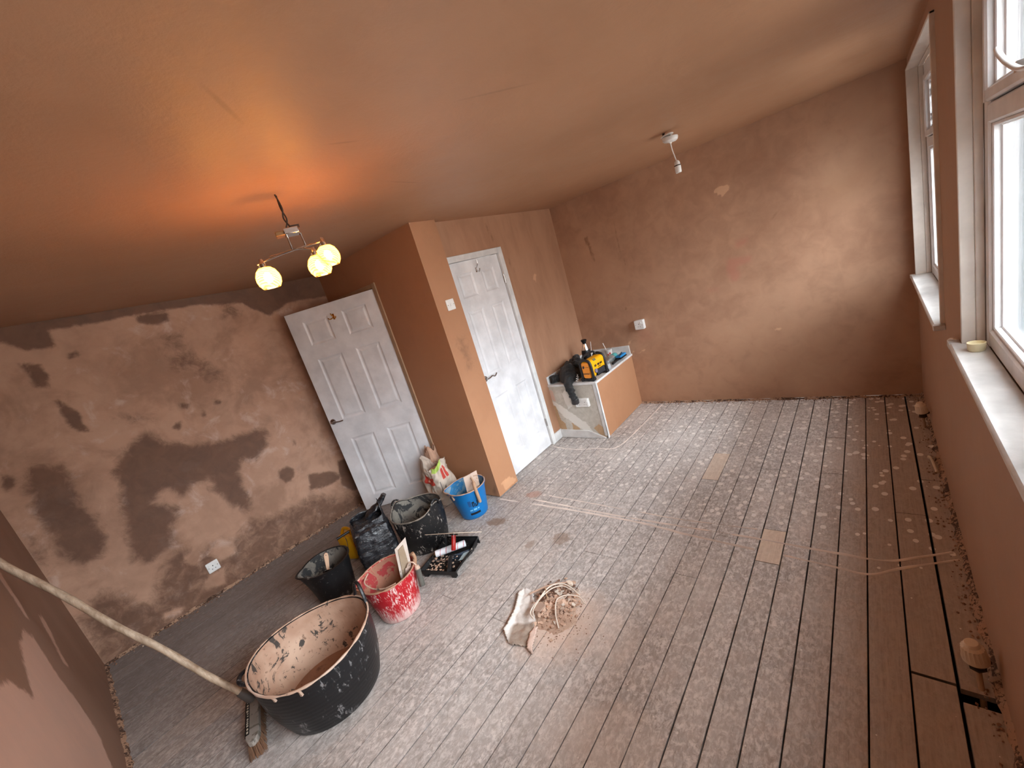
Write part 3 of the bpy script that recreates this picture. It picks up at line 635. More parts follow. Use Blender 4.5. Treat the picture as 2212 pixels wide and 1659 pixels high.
# open door: hinge line and free edge in plan
hx, hy = -3.222, 2.128; fx, fy = -3.885, 1.577
L = math.hypot(fx - hx, fy - hy); ux = Vector(((fx - hx) / L, (fy - hy) / L, 0)); nr = Vector((ux.y, -ux.x, 0))
if nr.dot(Vector((0, 0, 0)) - Vector((hx, hy, 0))) < 0: nr = -nr
# local x runs from hinge to free edge, front faces the room
D1 = Matrix(((ux.x, -nr.x, 0, hx), (ux.y, -nr.y, 0, hy), (0, 0, 1, .008), (0, 0, 0, 1)))
cols = [(.132, .358), (.490, .724)]; rows = [(.135, .755), (.950, 1.548), (1.675, 1.895)]
door1 = bpy.data.objects.new('door_1', None); COL.objects.link(door1); door1['kind'] = 'structure'
lf = at(panel_leaf(.855, 1.99, .036, cols, rows), D1); lf.build('door_leaf', M_door, door1, smooth=False)
def lever(parent, M, dirx=-1, twist=False):
    mb = MB(); mb.lathe([(.0, 0), (.026, 0), (.028, .003), (.026, .008), (.018, .011), (0, .011)], 24, None, M @ Matrix.Rotation(PI / 2, 4, 'X')); hr_ = mb.build('handle_rose', M_chrome, parent)
    mb = MB(); pts = [(0, -.010, 0), (0, -.045, 0), (.018 * dirx, -.052, .004), (.05 * dirx, -.050, .010 if twist else .0), (.085 * dirx, -.048, -.004 if twist else -.004), (.115 * dirx, -.046, .014 if twist else -.002)]
    mb.tube(smooth_path(pts, 5), .0085, n=10, M=M, flat=.8); mb.build('door_handle', M_chrome, parent)
lever(door1, D1 @ Matrix.Translation((.815, 0, .955)), -1)
b = MB(); Mh = D1 @ Matrix.Translation((.437, 0, 1.86))
b.box((-.008, -.004, -.02), (.008, 0, .03), M=Mh)
for sgn in (-1, 1): b.tube(smooth_path([(0, -.006, .005), (.012 * sgn, -.02, -.008), (.028 * sgn, -.038, -.010), (.036 * sgn, -.042, .004)], 5), .0042, n=8, M=Mh)
b.tube(smooth_path([(0, -.005, .01), (0, -.03, .018), (0, -.045, .035)], 5), .0045, n=8, M=Mh); b.build('coat_hook', M_brass, door1)
b = MB()
for z in (.22, 1.0, 1.76): b.cyl((hx + .004, hy - .008, z), (hx + .004, hy - .008, z + .09), .007)
b.build('hinge', M_chrome, door1)
# shut door in the alcove, front face faces +x
D2 = Matrix(((0, -1, 0, XA - .012), (1, 0, 0, 2.375), (0, 0, 1, .010), (0, 0, 0, 1)))
door2 = bpy.data.objects.new('door_2', None); COL.objects.link(door2); door2['kind'] = 'structure'
cols2 = [(.137, .330), (.440, .617)]; rows2 = [(.178, .772), (.970, 1.565), (1.680, 1.890)]
at(panel_leaf(.713, 1.985, .036, cols2, rows2), D2).build('door_leaf', M_door, door2, smooth=False)
lever(door2, D2 @ Matrix.Translation((.085, 0, .97)), 1, True)
b = MB(); Mh = D2 @ Matrix.Translation((.385, 0, 1.90))
b.box((-.007, -.004, -.03), (.007, 0, .01), M=Mh)
b.tube(smooth_path([(0, -.005, -.01), (0, -.035, -.03), (0, -.05, -.005)], 5), .004, n=8, M=Mh); b.tube(smooth_path([(0, -.004, 0), (0, -.035, .03), (0, -.04, .07)], 5), .004, n=8, M=Mh); b.build('coat_hook', M_chrome, door2)
b = MB(); xa0, xa1 = XA - .095, XA + .014
b.box((xa0, 3.092, 0), (xa1, 3.150, 2.050)); b.box((xa0, 2.33, 1.998), (xa1, 3.092, 2.050)); b.box((xa0, 2.31, 0), (XA - .002, 2.373, 2.05))
b.build('door_frame', M_white, door2, bevel=.004)
b = MB()
for z in (.22, 1.72): b.cyl((XA + .002, 3.090, z), (XA + .002, 3.090, z + .08), .006)
b.build('hinge', M_chrome, door2)
b = MB(); b.box((XA, 3.148, .002), (XA + .016, 3.284, .095)); b.build('baseboard_alcove', M_white, kind='structure', bevel=.003)

# ================================================================== boxing in the corner
def face_mat():
    t = NT('stripped_grey_board'); n = t.noise(14, 7, .7, dist=.6); n2 = t.noise(60, 5)
    c = t.mix(t.ramp(n, .35, .65), (.50, .47, .40), (.66, .63, .56)); wob = t.math('MULTIPLY', t.math('SUBTRACT', t.noise(34, 7, .7), .5), 1.2)
    c = t.mix(t.ramp(t.math('ADD', t.attr('pale'), wob), .45, .6), c, (.80, .78, .72))
    c = t.mix(t.ramp(t.math('ADD', t.attr('damp'), wob), .45, .55), c, t.mix(n2, (.45, .30, .17), (.60, .42, .25)))
    c = t.mix(t.ramp(t.math('ADD', t.attr('red'), wob), .45, .6), c, (.66, .47, .38))
    t.bsdf(c, .8, bump=n, bstr=.3); return t.m
XB = -2.030; YB = 3.282; ZB = .575
surface('wall_boxing_front', rng(XA, XB, .008), rng(0, ZB, .008), lambda x, z: (x, YB, z), face_mat(), thick=.012,
  pale=[([(-2.59, .42), (-2.5, .37), (-2.231, .15), (-2.19, .065), (-2.29, .065), (-2.506, .245), (-2.59, .37)], .034, 1), ([(-2.45, .5), (-2.38, .55), (-2.35, .35), (-2.42, .3)], .02, .7)],
  damp=[([(-2.59, .38), (-2.56, .35), (-2.545, .2), (-2.50, .15), (-2.50, .07), (-2.59, .06)], .03, 1), ([(-2.42, .17), (-2.36, .12), (-2.33, .09), (-2.42, .07)], .025, 1), ([(-2.17, .105), (-2.105, .155), (-2.045, .10), (-2.045, .01), (-2.11, .03)], .026, 1)],
  red=[([(-2.59, .55), (-2.55, .53), (-2.54, .40), (-2.59, .43)], .02, .9)])
surface('wall_boxing_side', rng(YB, YF, .03), rng(.006, ZB, .03), lambda y, z: (XB, y, z), M_col, thick=.012, flip=False)
b = MB(); b.box((XA + .001, YB - .012, ZB), (XB + .014, YF - .001, ZB + .022)); bt = b.build('trim_8', M_white, kind='structure', bevel=.003)
b = MB(); b.box((XB - .03, YB - .008, .03), (XB + .006, YB, ZB)); b.box((XB, YB - .008, .0), (XB + .006, YB + .025, ZB)); b.build('trim_9', M_white, kind='structure', bevel=.002)
b = MB(); b.box((-2.575, YF - .016, ZB + .022), (XB, YF - .001, ZB + .118)); b.box((XA + .001, YB, ZB + .022), (XA + .015, YF - .001, ZB + .105)); b.build('trim_10', M_white, kind='structure', bevel=.002)
b = MB(); Ms = Matrix(((1, 0, 0, 0), (0, 0, -1, YB), (0, 1, 0, 0), (0, 0, 0, 1)))
b.prism([(-2.572, .002), (-2.05, .002), (-2.06, .015), (-2.225, .083), (-2.572, .090)], .0, .018, M=Ms); b.build('baseboard_boxing', M_white, kind='structure', bevel=.002)

# ================================================================== TEXT
def text(name, body, size, M, mat, parent=None, depth=.0004, bold=.0):
    c = bpy.data.curves.new(name, 'FONT'); c.body = body; c.size = size; c.extrude = depth; c.offset = bold; c.align_x = 'CENTER'; c.align_y = 'CENTER'
    tmp = bpy.data.objects.new(name + '_tmp', c); COL.objects.link(tmp); tmp.matrix_world = Matrix.Identity(4)
    dg = bpy.context.evaluated_depsgraph_get(); me = bpy.data.meshes.new_from_object(tmp.evaluated_get(dg)); bpy.data.objects.remove(tmp); bpy.data.curves.remove(c)
    me.transform(M); me.materials.clear(); me.materials.append(mat); me.name = name
    o = bpy.data.objects.new(name, me); COL.objects.link(o)
    if parent:
        o.parent = parent
        if parent.location.length: o.matrix_parent_inverse = parent.matrix_basis.inverted()
    return o
def fr(o, x, y, z):
    x, y, z = Vector(x).normalized(), Vector(y).normalized(), Vector(z).normalized()
    return Matrix(((x.x, y.x, z.x, o[0]), (x.y, y.y, z.y, o[1]), (x.z, y.z, z.z, o[2]), (0, 0, 0, 1)))

# ================================================================== ELECTRICS ON THE WALLS
M_slot = plain('dark_slot', (40, 38, 36), .6); M_red = plain('red_neon', (190, 40, 30), .4)
def outlet(name, M, w, h, dep, n, label, cat, switch_only=False):
    """plate local: x across, y out of the wall, z up"""
    r = thing(name, label, cat, M.translation)
    b = MB(); b.rbox((w, dep, h), .006, 3, M=M, c=(0, dep / 2, 0), ey=.003); b.build('faceplate', M_plastic, r)
    for k in range(n):
        cx = (k - (n - 1) / 2) * w / n
        if not switch_only:
            b = MB(); f = dep + .0004
            b.box((cx - .003, dep - .002, .004), (cx + .003, f, .013), M=M); b.box((cx - .015, dep - .002, -.020), (cx - .008, f, -.015), M=M); b.box((cx + .008, dep - .002, -.020), (cx + .015, f, -.015), M=M)
            b.build('pin_slot', M_slot, r, smooth=False)
        b = MB(); zz = .022 if not switch_only else 0; b.rbox((.014, .008, .022), .002, 2, M=M @ Matrix.Translation((cx + (.022 if not switch_only else 0) * (1 if n == 1 or k else -1) * 1, dep + .001, zz)) @ Matrix.Rotation(.12, 4, 'X')); b.build('rocker', M_plastic, r)
    for sx in (-1, 1): b = MB(); b.cyl(M @ Vector((sx * (w / 2 - .012), dep - .001, 0)), M @ Vector((sx * (w / 2 - .012), dep + .001, 0)), .0032, n=10); b.build('screw', M_chrome, r)
    return r
lx = leftx(.37, .24)
outlet('socket', fr((lx, .373, .238), (0, -1, 0), (1, 0, 0), (0, 0, 1)), .086, .086, .010, 1, 'white single plug socket low on the damp patchy left wall', 'socket')
outlet('light_switch', fr((XC, 2.257, 1.685), (0, -1, 0), (1, 0, 0), (0, 0, 1)), .086, .086, .009, 1, 'white single light switch on the narrow side of the plastered pier', 'switch', True)
outlet('socket', fr((-2.215, YB, .395), (1, 0, 0), (0, -1, 0), (0, 0, 1)), .150, .086, .034, 2, 'white double socket box on the stripped front of the corner boxing', 'socket')
outlet('socket', fr((-1.848, YF, .908), (1, 0, 0), (0, -1, 0), (0, 0, 1)), .098, .098, .052, 1, 'white surface mounted box on the far wall above the corner boxing', 'socket')

# ================================================================== CEILING LIGHTS
def shade_mat():
    t = NT('amber_ribbed_glass'); wv = t.n('TexWave', wave_type='BANDS', bands_direction='Z'); t.set(wv, 'Vector', t.mapping(rot=(.5, .3, 0))); t.set(wv, 'Scale', 38.0); t.set(wv, 'Distortion', 3.0)
    tr_ = t.n('BsdfTransparent'); t.set(tr_, 0, (1, .78, .42, 1)); tl = t.n('BsdfTranslucent'); t.set(tl, 0, t.mix(t.ramp(wv.outputs[1], .3, .7), (.62, .42, .15), (.86, .70, .38)))
    gl = t.n('BsdfGlossy'); t.set(gl, 'Roughness', .15)
    m1 = t.n('MixShader'); t.set(m1, 0, t.ramp(wv.outputs[1], .2, .8, (.35, .35, .35), (.75, .75, .75))); t.t.links.new(tr_.outputs[0], m1.inputs[1]); t.t.links.new(tl.outputs[0], m1.inputs[2])
    m2 = t.n('MixShader'); t.set(m2, 0, .06); t.t.links.new(m1.outputs[0], m2.inputs[1]); t.t.links.new(gl.outputs[0], m2.inputs[2]); t.t.links.new(m2.outputs[0], t.out.inputs[0]); return t.m
def emit(name, col, s):
    t = NT(name); e = t.n('Emission'); t.set(e, 0, (*col, 1)); t.set(e, 1, s); t.t.links.new(e.outputs[0], t.out.inputs[0]); return t.m
M_shade = shade_mat(); M_bulb = emit('lit_bulb', (1, .80, .5), 75)
M_wire = plain('dark_twisted_flex', (52, 36, 22), .6)
cl = thing('ceiling_light', 'chrome three-arm ceiling light with lit amber glass shades hanging on loose dark wires', 'lamp', (-1.80, .90, H))
b = MB()
w1 = smooth_path([(-1.805, .895, 2.336), (-1.800, .900, 2.28), (-1.806, .893, 2.24), (-1.797, .900, 2.205), (-1.80, .898, 2.19)], 6); w2 = smooth_path([(-1.803, .898, 2.33), (-1.806, .897, 2.28), (-1.799, .901, 2.235), (-1.806, .888, 2.20), (-1.805, .89, 2.19)], 6)
b.tube(w1, .0036, 6); b.tube(w2, .0032, 6); b.build('flex', M_wire, cl)
ad = Vector((.40, .90, 0)).normalized(); an = Vector((ad.y, -ad.x, 0))
Mb = fr((-1.803, .893, 2.184), an, ad, (0, 0, 1))
b = MB(); b.box((-.032, -.022, -.013), (.032, .036, .012), M=Mb); b.build('ceiling_plate', M_chrome, cl, bevel=.003)
b = MB(); b.box((-.024, -.055, -.012), (.024, -.020, .006), M=Mb); b.build('wiring_box', plain('dull_brass_cover', (150, 120, 84), .4, .7), cl, bevel=.003)
b = MB(); b.box((-.010, .010, .012), (.012, .045, .022), M=Mb); b.build('terminal_block', M_wire, cl)
b = MB(); b.cyl((-1.81, .880, 2.172), (-1.81, .880, 2.112), .0045, n=10); b.build('support_rod', M_chrome, cl)
b = MB(); b.cyl((-1.787, .928, 2.172), (-1.785, .930, 2.114), .0045, n=10); b.build('support_rod', M_chrome, cl)
for bp_ in (smooth_path([(-1.876, .748, 2.087), (-1.850, .80, 2.100), (-1.811, .880, 2.112), (-1.795, .910, 2.111), (-1.774, .950, 2.098)], 6), smooth_path([(-1.851, .797, 2.107), (-1.824, .852, 2.110), (-1.795, .911, 2.115), (-1.775, .95, 2.118), (-1.750, .998, 2.121)], 6)):
    b = MB(); b.tube(bp_, .0055, 8, flat=.7); b.build('arm', M_chrome, cl)
shc = [(-1.868, .765, 2.028), (-1.777, .950, 2.028), (-1.752, .992, 2.058)]
for sx, sy, sz in shc:
    Mt = Matrix.Translation((sx, sy, sz))
    b = MB(); b.cap = False; b.lathe([(.024, .042), (.037, .030), (.046, .010), (.048, -.006), (.044, -.024), (.034, -.040), (.032, -.040), (.042, -.024), (.046, -.006), (.044, .010), (.035, .029), (.022, .040)], 28, None, Mt)
    shb = b
    b = MB(); b.lathe([(0, .078), (.008, .078), (.010, .062), (.014, .058), (.0145, .030), (0, .030)], 16, None, Mt)
    for a in range(3):
        q = a * 2.1; b.tube([(.010 * math.cos(q), .010 * math.sin(q), .062), (.023 * math.cos(q), .023 * math.sin(q), .040)], .002, 6, M=Mt)
    lh = b.build('lamp_holder', M_chrome, cl); shb.build('lamp_shade', M_shade, lh)
    b = MB(); b.sphere((0, 0, 0), .017, 14, M=Mt @ Matrix.Translation((0, 0, .002)), sc=(1, 1, 1.35)); b.build('bulb', M_bulb, lh)
    l = bpy.data.lights.new('bulb_light', 'POINT'); l.energy = LAMP_W; l.color = LAMP_COL; l.shadow_soft_size = .045
    lo = bpy.data.objects.new('bulb_light', l); COL.objects.link(lo); lo.location = (sx, sy, sz - .002)
pd = thing('pendant_holder', 'white bare bulb holder hanging from a loose ceiling rose near the far wall', 'lamp', (-.93, 3.073, H))
b = MB(); b.tube(smooth_path([(-.945, 3.075, 2.336), (-.95, 3.07, 2.325), (-.935, 3.073, 2.312), (-.94, 3.07, 2.30)], 4), .006, 6); b.tube(smooth_path([(-.952, 3.07, 2.336), (-.955, 3.078, 2.32), (-.945, 3.075, 2.305)], 4), .004, 6); b.build('wire', M_wire, pd)
Mp = fr((-.930, 3.070, 2.312), (1, .1, .1), (-.1, 1, 0), (-.1, 0, 1))
b = MB(); b.lathe([(0, .006), (.036, .006), (.040, .003), (.040, -.002), (.030, -.004), (0, -.004)], 28, None, Mp); b.build('back_plate', M_plastic, pd)
b = MB(); b.lathe([(0, -.006), (.022, -.006), (.022, -.016), (0, -.016)], 16, None, Mp); b.build('terminal_block', M_wire, pd)
Mr = fr((-.915, 3.070, 2.286), (1, 0, -.12), (0, 1, 0), (.12, 0, 1))
b = MB(); b.lathe([(0, .014), (.047, .014), (.049, .008), (.046, -.008), (.036, -.016), (.010, -.020), (.008, -.026), (0, -.026)], 32, None, Mr); b.build('rose_cover', M_plastic, pd)
b = MB(); b.tube(smooth_path([(-.917, 3.07, 2.262), (-.914, 3.072, 2.22), (-.905, 3.072, 2.17), (-.900, 3.072, 2.145)], 6), .0035, 8); b.build('flex', M_plastic, pd)
b = MB(); Mq = Matrix.Translation((-.899, 3.072, 2.11)); b.lathe([(0, .040), (.008, .040), (.016, .030), (.018, .014), (.0185, .012)], 20, None, Mq); b.lathe([(.0195, .006), (.019, -.030), (.017, -.036), (.014, -.036), (.014, -.010), (0, -.010)], 20, None, Mq); b.build('bulb_holder', M_plastic, pd)
b = MB(); b.lathe([(.020, .012), (.0205, .009), (.020, .006)], 20, None, Mq); b.build('skirt_ring', M_wire, pd)

# ================================================================== BUCKETS AND TUBS
M_tub = splashed('scuffed_black_rubber', (20, 21, 24), (120, 118, 118), amount=.34, scale=42, rough=.42, stretch=(1, 1, .45), ridges=14)
M_tub2 = splashed('plaster_flecked_black_rubber', (18, 18, 19), (150, 142, 134), amount=.40, scale=60, rough=.5, stretch=(1, 1, .5), ridges=26)
M_bb = splashed('dusty_black_plastic', (18, 18, 20), (96, 90, 86), amount=.28, scale=34, rough=.45)
M_redb = splashed('plaster_streaked_red_plastic', (190, 22, 36), (220, 190, 184), amount=.54, scale=95, rough=.5, stretch=(1, 1, .25), low=.10)
M_blueb = splashed('blue_bucket_plastic', (10, 118, 190), (170, 180, 180), amount=.06, scale=30, rough=.4)
def coat_mat(name, a, bcol, dark, amt, drip=1):
    t = NT(name); n1 = t.noise(9, 7, .7, v=t.mapping(scale=(1, 1, .9)), dist=1.2); n2 = t.noise(5, 3); n3 = t.noise(45, 5)
    c = t.mix(t.ramp(n2, .35, .65), a, bcol); c = t.mix(t.ramp(n1, .635 - amt * .1, .66 - amt * .1), c, dark); c = t.mix(t.ramp(n3, .62, .72), c, tuple(x * .55 for x in a))
    t.bsdf(c, .72, bump=t.math('ADD', n1, t.math('MULTIPLY', n3, .3)), bstr=.6, bdist=.006); return t.m
M_inner = coat_mat('smeared_wet_plaster', (.40, .235, .155), (.58, .40, .29), (.060, .048, .040), .7)
M_inred = coat_mat('brown_plaster_film', (.30, .15, .09), (.38, .17, .11), (.34, .035, .035), 1.2)
M_indark = coat_mat('dried_grey_film', (.11, .095, .08), (.22, .20, .165), (.018, .018, .018), 1.3)
M_inblue = coat_mat('bluish_plaster_film', (.10, .26, .40), (.26, .33, .36), (.015, .17, .38), 1.4)
M_rimp = coat_mat('plaster_on_rim', (.45, .28, .19), (.60, .46, .37), (.10, .08, .07), .3)
def pk(a, a0, wd): 
    d = (a - a0 + PI) % (2 * PI) - PI; return math.exp(-(d / wd) ** 2)
BODY = {}
def bucket(name, label, c, Rt, Rb, h, mat, minn, mfill, fill=.03, lip=.008, thick=.004, bulge=0, ax=1, ay=1, rot=0, rimf=None, group=None, coat=True, cat='bucket', rimp=None, spout=None):
    r = thing(name, label, cat, (c[0], c[1], 0), group=group); C0 = (c[0], c[1], 0)
    def wob(a, rr, z, x, y):
        k = (z / h) ** 3; dz = (rimf(a) * k if rimf else 0)
        if spout is not None:
            d = math.cos(a - spout); 
            if d > .9: q = (d - .9) / .1 * .03 * k; x += math.cos(spout) * q; y += math.sin(spout) * q
        return x, y, z + dz
    def prof(off, z0, top):
        out = []
        for i in range(13):
            u = i / 12; z = z0 + (top - z0) * u; out.append((Rb + (Rt - Rb) * (z / h) + bulge * math.sin(PI * min(1, z / h)) - off, z))
        return out
    o_ = prof(0, .012, h); p = [(0.0001, .0), (Rb * .9, .0), (Rb - .004, .003)] + o_[:-1] + [(o_[-1][0], h - lip), (o_[-1][0] + lip, h - lip * .9), (o_[-1][0] + lip + .001, h - .002), (o_[-1][0] + lip * .4, h + .001), (o_[-1][0] - thick, h - .001)] + prof(thick, .014, h)[::-1][1:] + [(Rb - .02, .008), (.0001, .008)]
    b = MB(); b.cap = False; b.lathe(p, 64, None, None, C0, ax, ay, rot, wob); body = b.build('body', mat, r, ang=50); BODY[r.name] = body
    if coat:
        b = MB(); b.cap = False; q = prof(thick + .0015, .016, h - .004)[::-1]; b.lathe([(x, z) for x, z in q] + [(Rb - .022, .0105), (.0001, .0105)], 64, None, None, C0, ax, ay, rot, wob)
        b.v = [v + Vector((0, 0, 0)) for v in b.v]; o = b.build('plaster_coating', minn, r, ang=60)
        me = o.data; me.flip_normals()
    if rimp:
        b = MB(); vs = []; R_ = o_[-1][0] + lip * .4; pts = []
        for i in range(96):
            a = 2 * PI * i / 96; x, y = R_ * math.cos(a) * ax, R_ * math.sin(a) * ay; x, y, z = wob(a, R_, h, x, y)
            pts.append((c[0] + x * math.cos(rot) - y * math.sin(rot), c[1] + x * math.sin(rot) + y * math.cos(rot), z - .001))
        b.tube(pts, [max(.0028, .0055 + .004 * noise.noise(Vector((i * .35, 3.1, 7)))) for i in range(96)], 6, close=True)
        for a0, ln in ((-2.02, .035), (-1.62, .05), (2.5, .03)):
            px_, py_ = (R_ - .002) * math.cos(a0) * ax, (R_ - .002) * math.sin(a0) * ay; px_, py_ = px_ * math.cos(rot) - py_ * math.sin(rot), px_ * math.sin(rot) + py_ * math.cos(rot)
            k = 1 - (Rt - Rb) * ln / h / R_; b.tube([(c[0] + px_ * 1.02, c[1] + py_ * 1.02, h + (rimf(a0) if rimf else 0)), (c[0] + px_ * (1 + k) / 2 * 1.02, c[1] + py_ * (1 + k) / 2 * 1.02, h - ln * .5), (c[0] + px_ * k * 1.01, c[1] + py_ * k * 1.01, h - ln)], [.006, .006, .009], 6)
        b.build('plaster_rim', rimp, r)
    if mfill:
        b = MB(); b.cap = False; zf = fill; rf = Rb + (Rt - Rb) * zf / h + bulge * math.sin(PI * zf / h) - thick - .002
        b.lathe([(.0001, zf + .006), (rf * .3, zf + .003), (rf * .7, zf - .002), (rf, zf + .004)], 48, None, None, C0, ax, ay, rot)
        o = b.build('contents', mfill, r); o.data.flip_normals()
    return r
def arch(r, c, R, ang, half, z0, hgt, rad, mat, out=.0, ax=1, ay=1, rot=0, name='handle', flat=.7):
    pts = []
    for k in range(17):
        u = -1 + 2 * k / 16; a = ang + half * u * (1 - .12 * (1 - abs(u))); e = (1 - abs(u) ** 2.6)
        R2 = R + out * e; x, y = R2 * math.cos(a) * ax, R2 * math.sin(a) * ay
        pts.append((c[0] + x * math.cos(rot) - y * math.sin(rot), c[1] + x * math.sin(rot) + y * math.cos(rot), z0 + hgt * e))
    b = MB(); b.tube(pts, rad, 10, flat=flat); return b.build(name, mat, r)
ctub = (-2.212, .392); trf = lambda a: .012 * math.cos(2 * (a - 1.0))
tub = bucket('rubber_tub', 'large black rubber tub smeared inside with plaster, beside the broom head', ctub, .283, .226, .335, M_tub, M_inner, coat_mat('wet_brown_plaster', (.20, .095, .055), (.27, .14, .085), (.15, .07, .04), .2), fill=.035, lip=.006, thick=.006, bulge=.016, ax=1.03, ay=.98, rot=1.0, rimf=lambda a: .014 * math.cos(2 * a), cat='tub', rimp=M_rimp)
arch(tub, ctub, .292, 1.50, .25, .338, .102, .0095, M_tub, out=.004)
arch(tub, ctub, .290, 1.17 + PI, .20, .334, .010, .011, M_tub, out=.034)
redb = bucket('bucket', 'red plaster-streaked bucket holding a white-faced trowel, behind the large black tub', (-2.330, .912), .170, .125, .275, M_redb, M_inred, None, lip=.006, rimp=coat_mat('brown_plaster_on_rim', (.33, .17, .10), (.42, .25, .17), (.2, .08, .06), .3), spout=-2.2)
b = MB(); b.tube(smooth_path([(-2.48, .86, .262), (-2.42, .80, .262), (-2.33, .80, .250), (-2.24, .83, .255), (-2.19, .88, .266)], 6), .0045, 6); b.build('bail_handle', M_rimp, redb)
blk = bucket('bucket', 'small black builders bucket with a paint brush inside, nearest the damp wall', (-2.960, .800), .160, .122, .275, M_bb, M_indark, None, lip=.008, spout=-1.9)
b = MB(); b.tube(smooth_path([(-2.925, .965, .268), (-2.955, .985, .315), (-2.975, .985, .345)], 4), .0025, 6); b.tube(smooth_path([(-2.925, .965, .262), (-2.90, .90, .22), (-2.87, .83, .20), (-2.90, .75, .20), (-2.99, .66, .255)], 6), .0025, 6); bh_ = b.build('bail_handle', M_chrome, blk)
b = MB(); b.cyl((-2.995, .940, .345), (-2.965, 1.030, .352), .0095, n=12); b.build('handle_grip', M_black, bh_)
blu = bucket('bucket', 'bright blue bucket with a trowel hooked in it, beside the plastered pier', (-2.595, 1.880), .156, .112, .265, M_blueb, M_inblue, None, lip=.008, spout=-2.4, rimp=M_rimp)
M_lab = plain('black_label_print', (14, 18, 28), .5); M_labl = plain('pale_label_print', (120, 190, 225), .5)
def on_bucket(bk, c, Rt, Rb, h, a0, a1, z0, z1, mat, name='label_print', off=.0008, n=10, notch=None):
    b = MB(); vs = []
    for j in range(4):
        z = z0 + (z1 - z0) * j / 3
        for i in range(n + 1):
            a = a0 + (a1 - a0) * i / n; R_ = Rb + (Rt - Rb) * z / h + off; vs.append((c[0] + R_ * math.cos(a), c[1] + R_ * math.sin(a), z))
    fs = [(j * (n + 1) + i, j * (n + 1) + i + 1, (j + 1) * (n + 1) + i + 1, (j + 1) * (n + 1) + i) for j in range(3) for i in range(n)]
    b.add(vs, fs); return b.build(name, mat, BODY[bk.name])
cb = (-2.595, 1.880)
for a0, a1, z0, z1, m_ in ((-.95, -.25, .048, .068, M_lab), (-.90, -.72, .088, .100, M_labl), (-.66, -.44, .086, .104, M_labl), (-.38, -.28, .088, .102, M_labl), (-.88, -.70, .130, .185, plain('mid_blue_print', (30, 84, 140), .5)), (-.66, -.60, .120, .170, M_lab), (-.56, -.51, .120, .165, M_lab), (-.62, -.52, .156, .170, M_lab), (-.48, -.43, .118, .150, M_lab), (-.48, -.34, .118, .130, M_lab), (-.36, -.30, .125, .168, M_lab)):
    on_bucket(blu, cb, .156, .112, .265, a0, a1, z0, z1, m_)
ctr = (-2.702, 1.450)
trug = bucket('rubber_tub', 'black flexible tub with a looped handle, between black sack and paint tray', ctr, .196, .158, .315, M_tub2, M_indark, None, lip=.005, thick=.006, bulge=.012, rimf=lambda a: .045 * pk(a, .22, .42) + .045 * pk(a, .22 + PI, .42), cat='tub', rimp=plain('dusty_grey_rim', (118, 110, 100), .7, var=.2))
arch(trug, ctr, .204, .22, .27, .325, .062, .0085, M_tub2, out=.004)
arch(trug, ctr, .204, .22 + PI, .27, .325, .050, .0085, M_tub2, out=.004)

# ---- tools in the buckets
def slab(mb, pts, th, mat=None):
    P = [Vector(p) for p in pts]; n = (P[1] - P[0]).cross(P[-1] - P[0]).normalized() * th / 2
    k = len(P); mb.add([p + n for p in P] + [p - n for p in P], [tuple(range(k)), tuple(range(2 * k - 1, k - 1, -1))] + [(i, k + i, k + (i + 1) % k, (i + 1) % k) for i in range(k)], mat)
M_blade = splashed('plaster_caked_blade', (196, 176, 158), (226, 212, 200), .5, 40, .55, metallic=0) if False else coat_mat('plaster_caked_blade', (.56, .46, .38), (.66, .57, .50), (.24, .19, .13), .5)
M_hand = coat_mat('plaster_caked_handle', (.36, .20, .11), (.44, .26, .16), (.20, .11, .06), .5)
tw = thing('plastering_trowel', 'plastering trowel with caked rectangular blade standing in the red bucket', 'trowel', (-2.26, .99, .03))
b = MB(); slab(b, [(-2.259, .981, .408), (-2.225, 1.057, .449), (-2.255, 1.030, .20), (-2.290, .950, .14)], .003); tb_ = b.build('blade', M_blade, tw)
b = MB(); slab(b, [(-2.250, .995, .395), (-2.236, 1.030, .412), (-2.252, 1.022, .235), (-2.276, .968, .19)], .009); b.build('plaster_residue', coat_mat('brown_plaster_lump', (.30, .21, .13), (.38, .29, .20), (.2, .13, .08), .3), tb_)
b = MB(); b.tube(smooth_path([(-2.240, 1.066, .322), (-2.238, 1.070, .285), (-2.243, 1.058, .245), (-2.250, 1.045, .215)], 4), .011, 10); b.build('handle', M_hand, tw)
g = thing('gauging_trowel', 'grey-handled gauging trowel hooked over the right rim of the red bucket', 'trowel', (-2.19, 1.03, .25))
b = MB(); b.cyl((-2.183, 1.034, .250), (-2.178, 1.020, .135), .0165, .0175, n=16); b.build('handle', plain('worn_grey_rubber', (88, 86, 80), .7, var=.15), g)
b = MB(); b.cyl((-2.186, 1.036, .268), (-2.183, 1.034, .246), .012, .0175, n=16); b.build('ferrule', M_rimp, g)
b = MB(); b.tube(smooth_path([(-2.186, 1.036, .262), (-2.200, 1.030, .290), (-2.222, 1.015, .292), (-2.235, 1.0, .268)], 4), .005, 8); slab(b, [(-2.235, .985, .27), (-2.225, 1.02, .27), (-2.262, 1.0, .12), (-2.272, .965, .14)], .003); b.build('blade', M_rimp, g)
b = MB(); Mpb = frame((-2.967, .8155, .262), (0, .25, 1), (1, -.4, 0)); b.prism([(-.06, -.010), (.03, -.015), (.052, -.013), (.062, 0), (.052, .013), (.03, .015), (-.06, .010)], -.005, .005, M=Mpb)
pbr = thing('paint_brush', 'pale wooden-handled brush standing inside the small black bucket', 'brush', (-2.967, .81, .02))
b.build('handle', plain('pale_wood', (214, 176, 146), .6), pbr, bevel=.003)
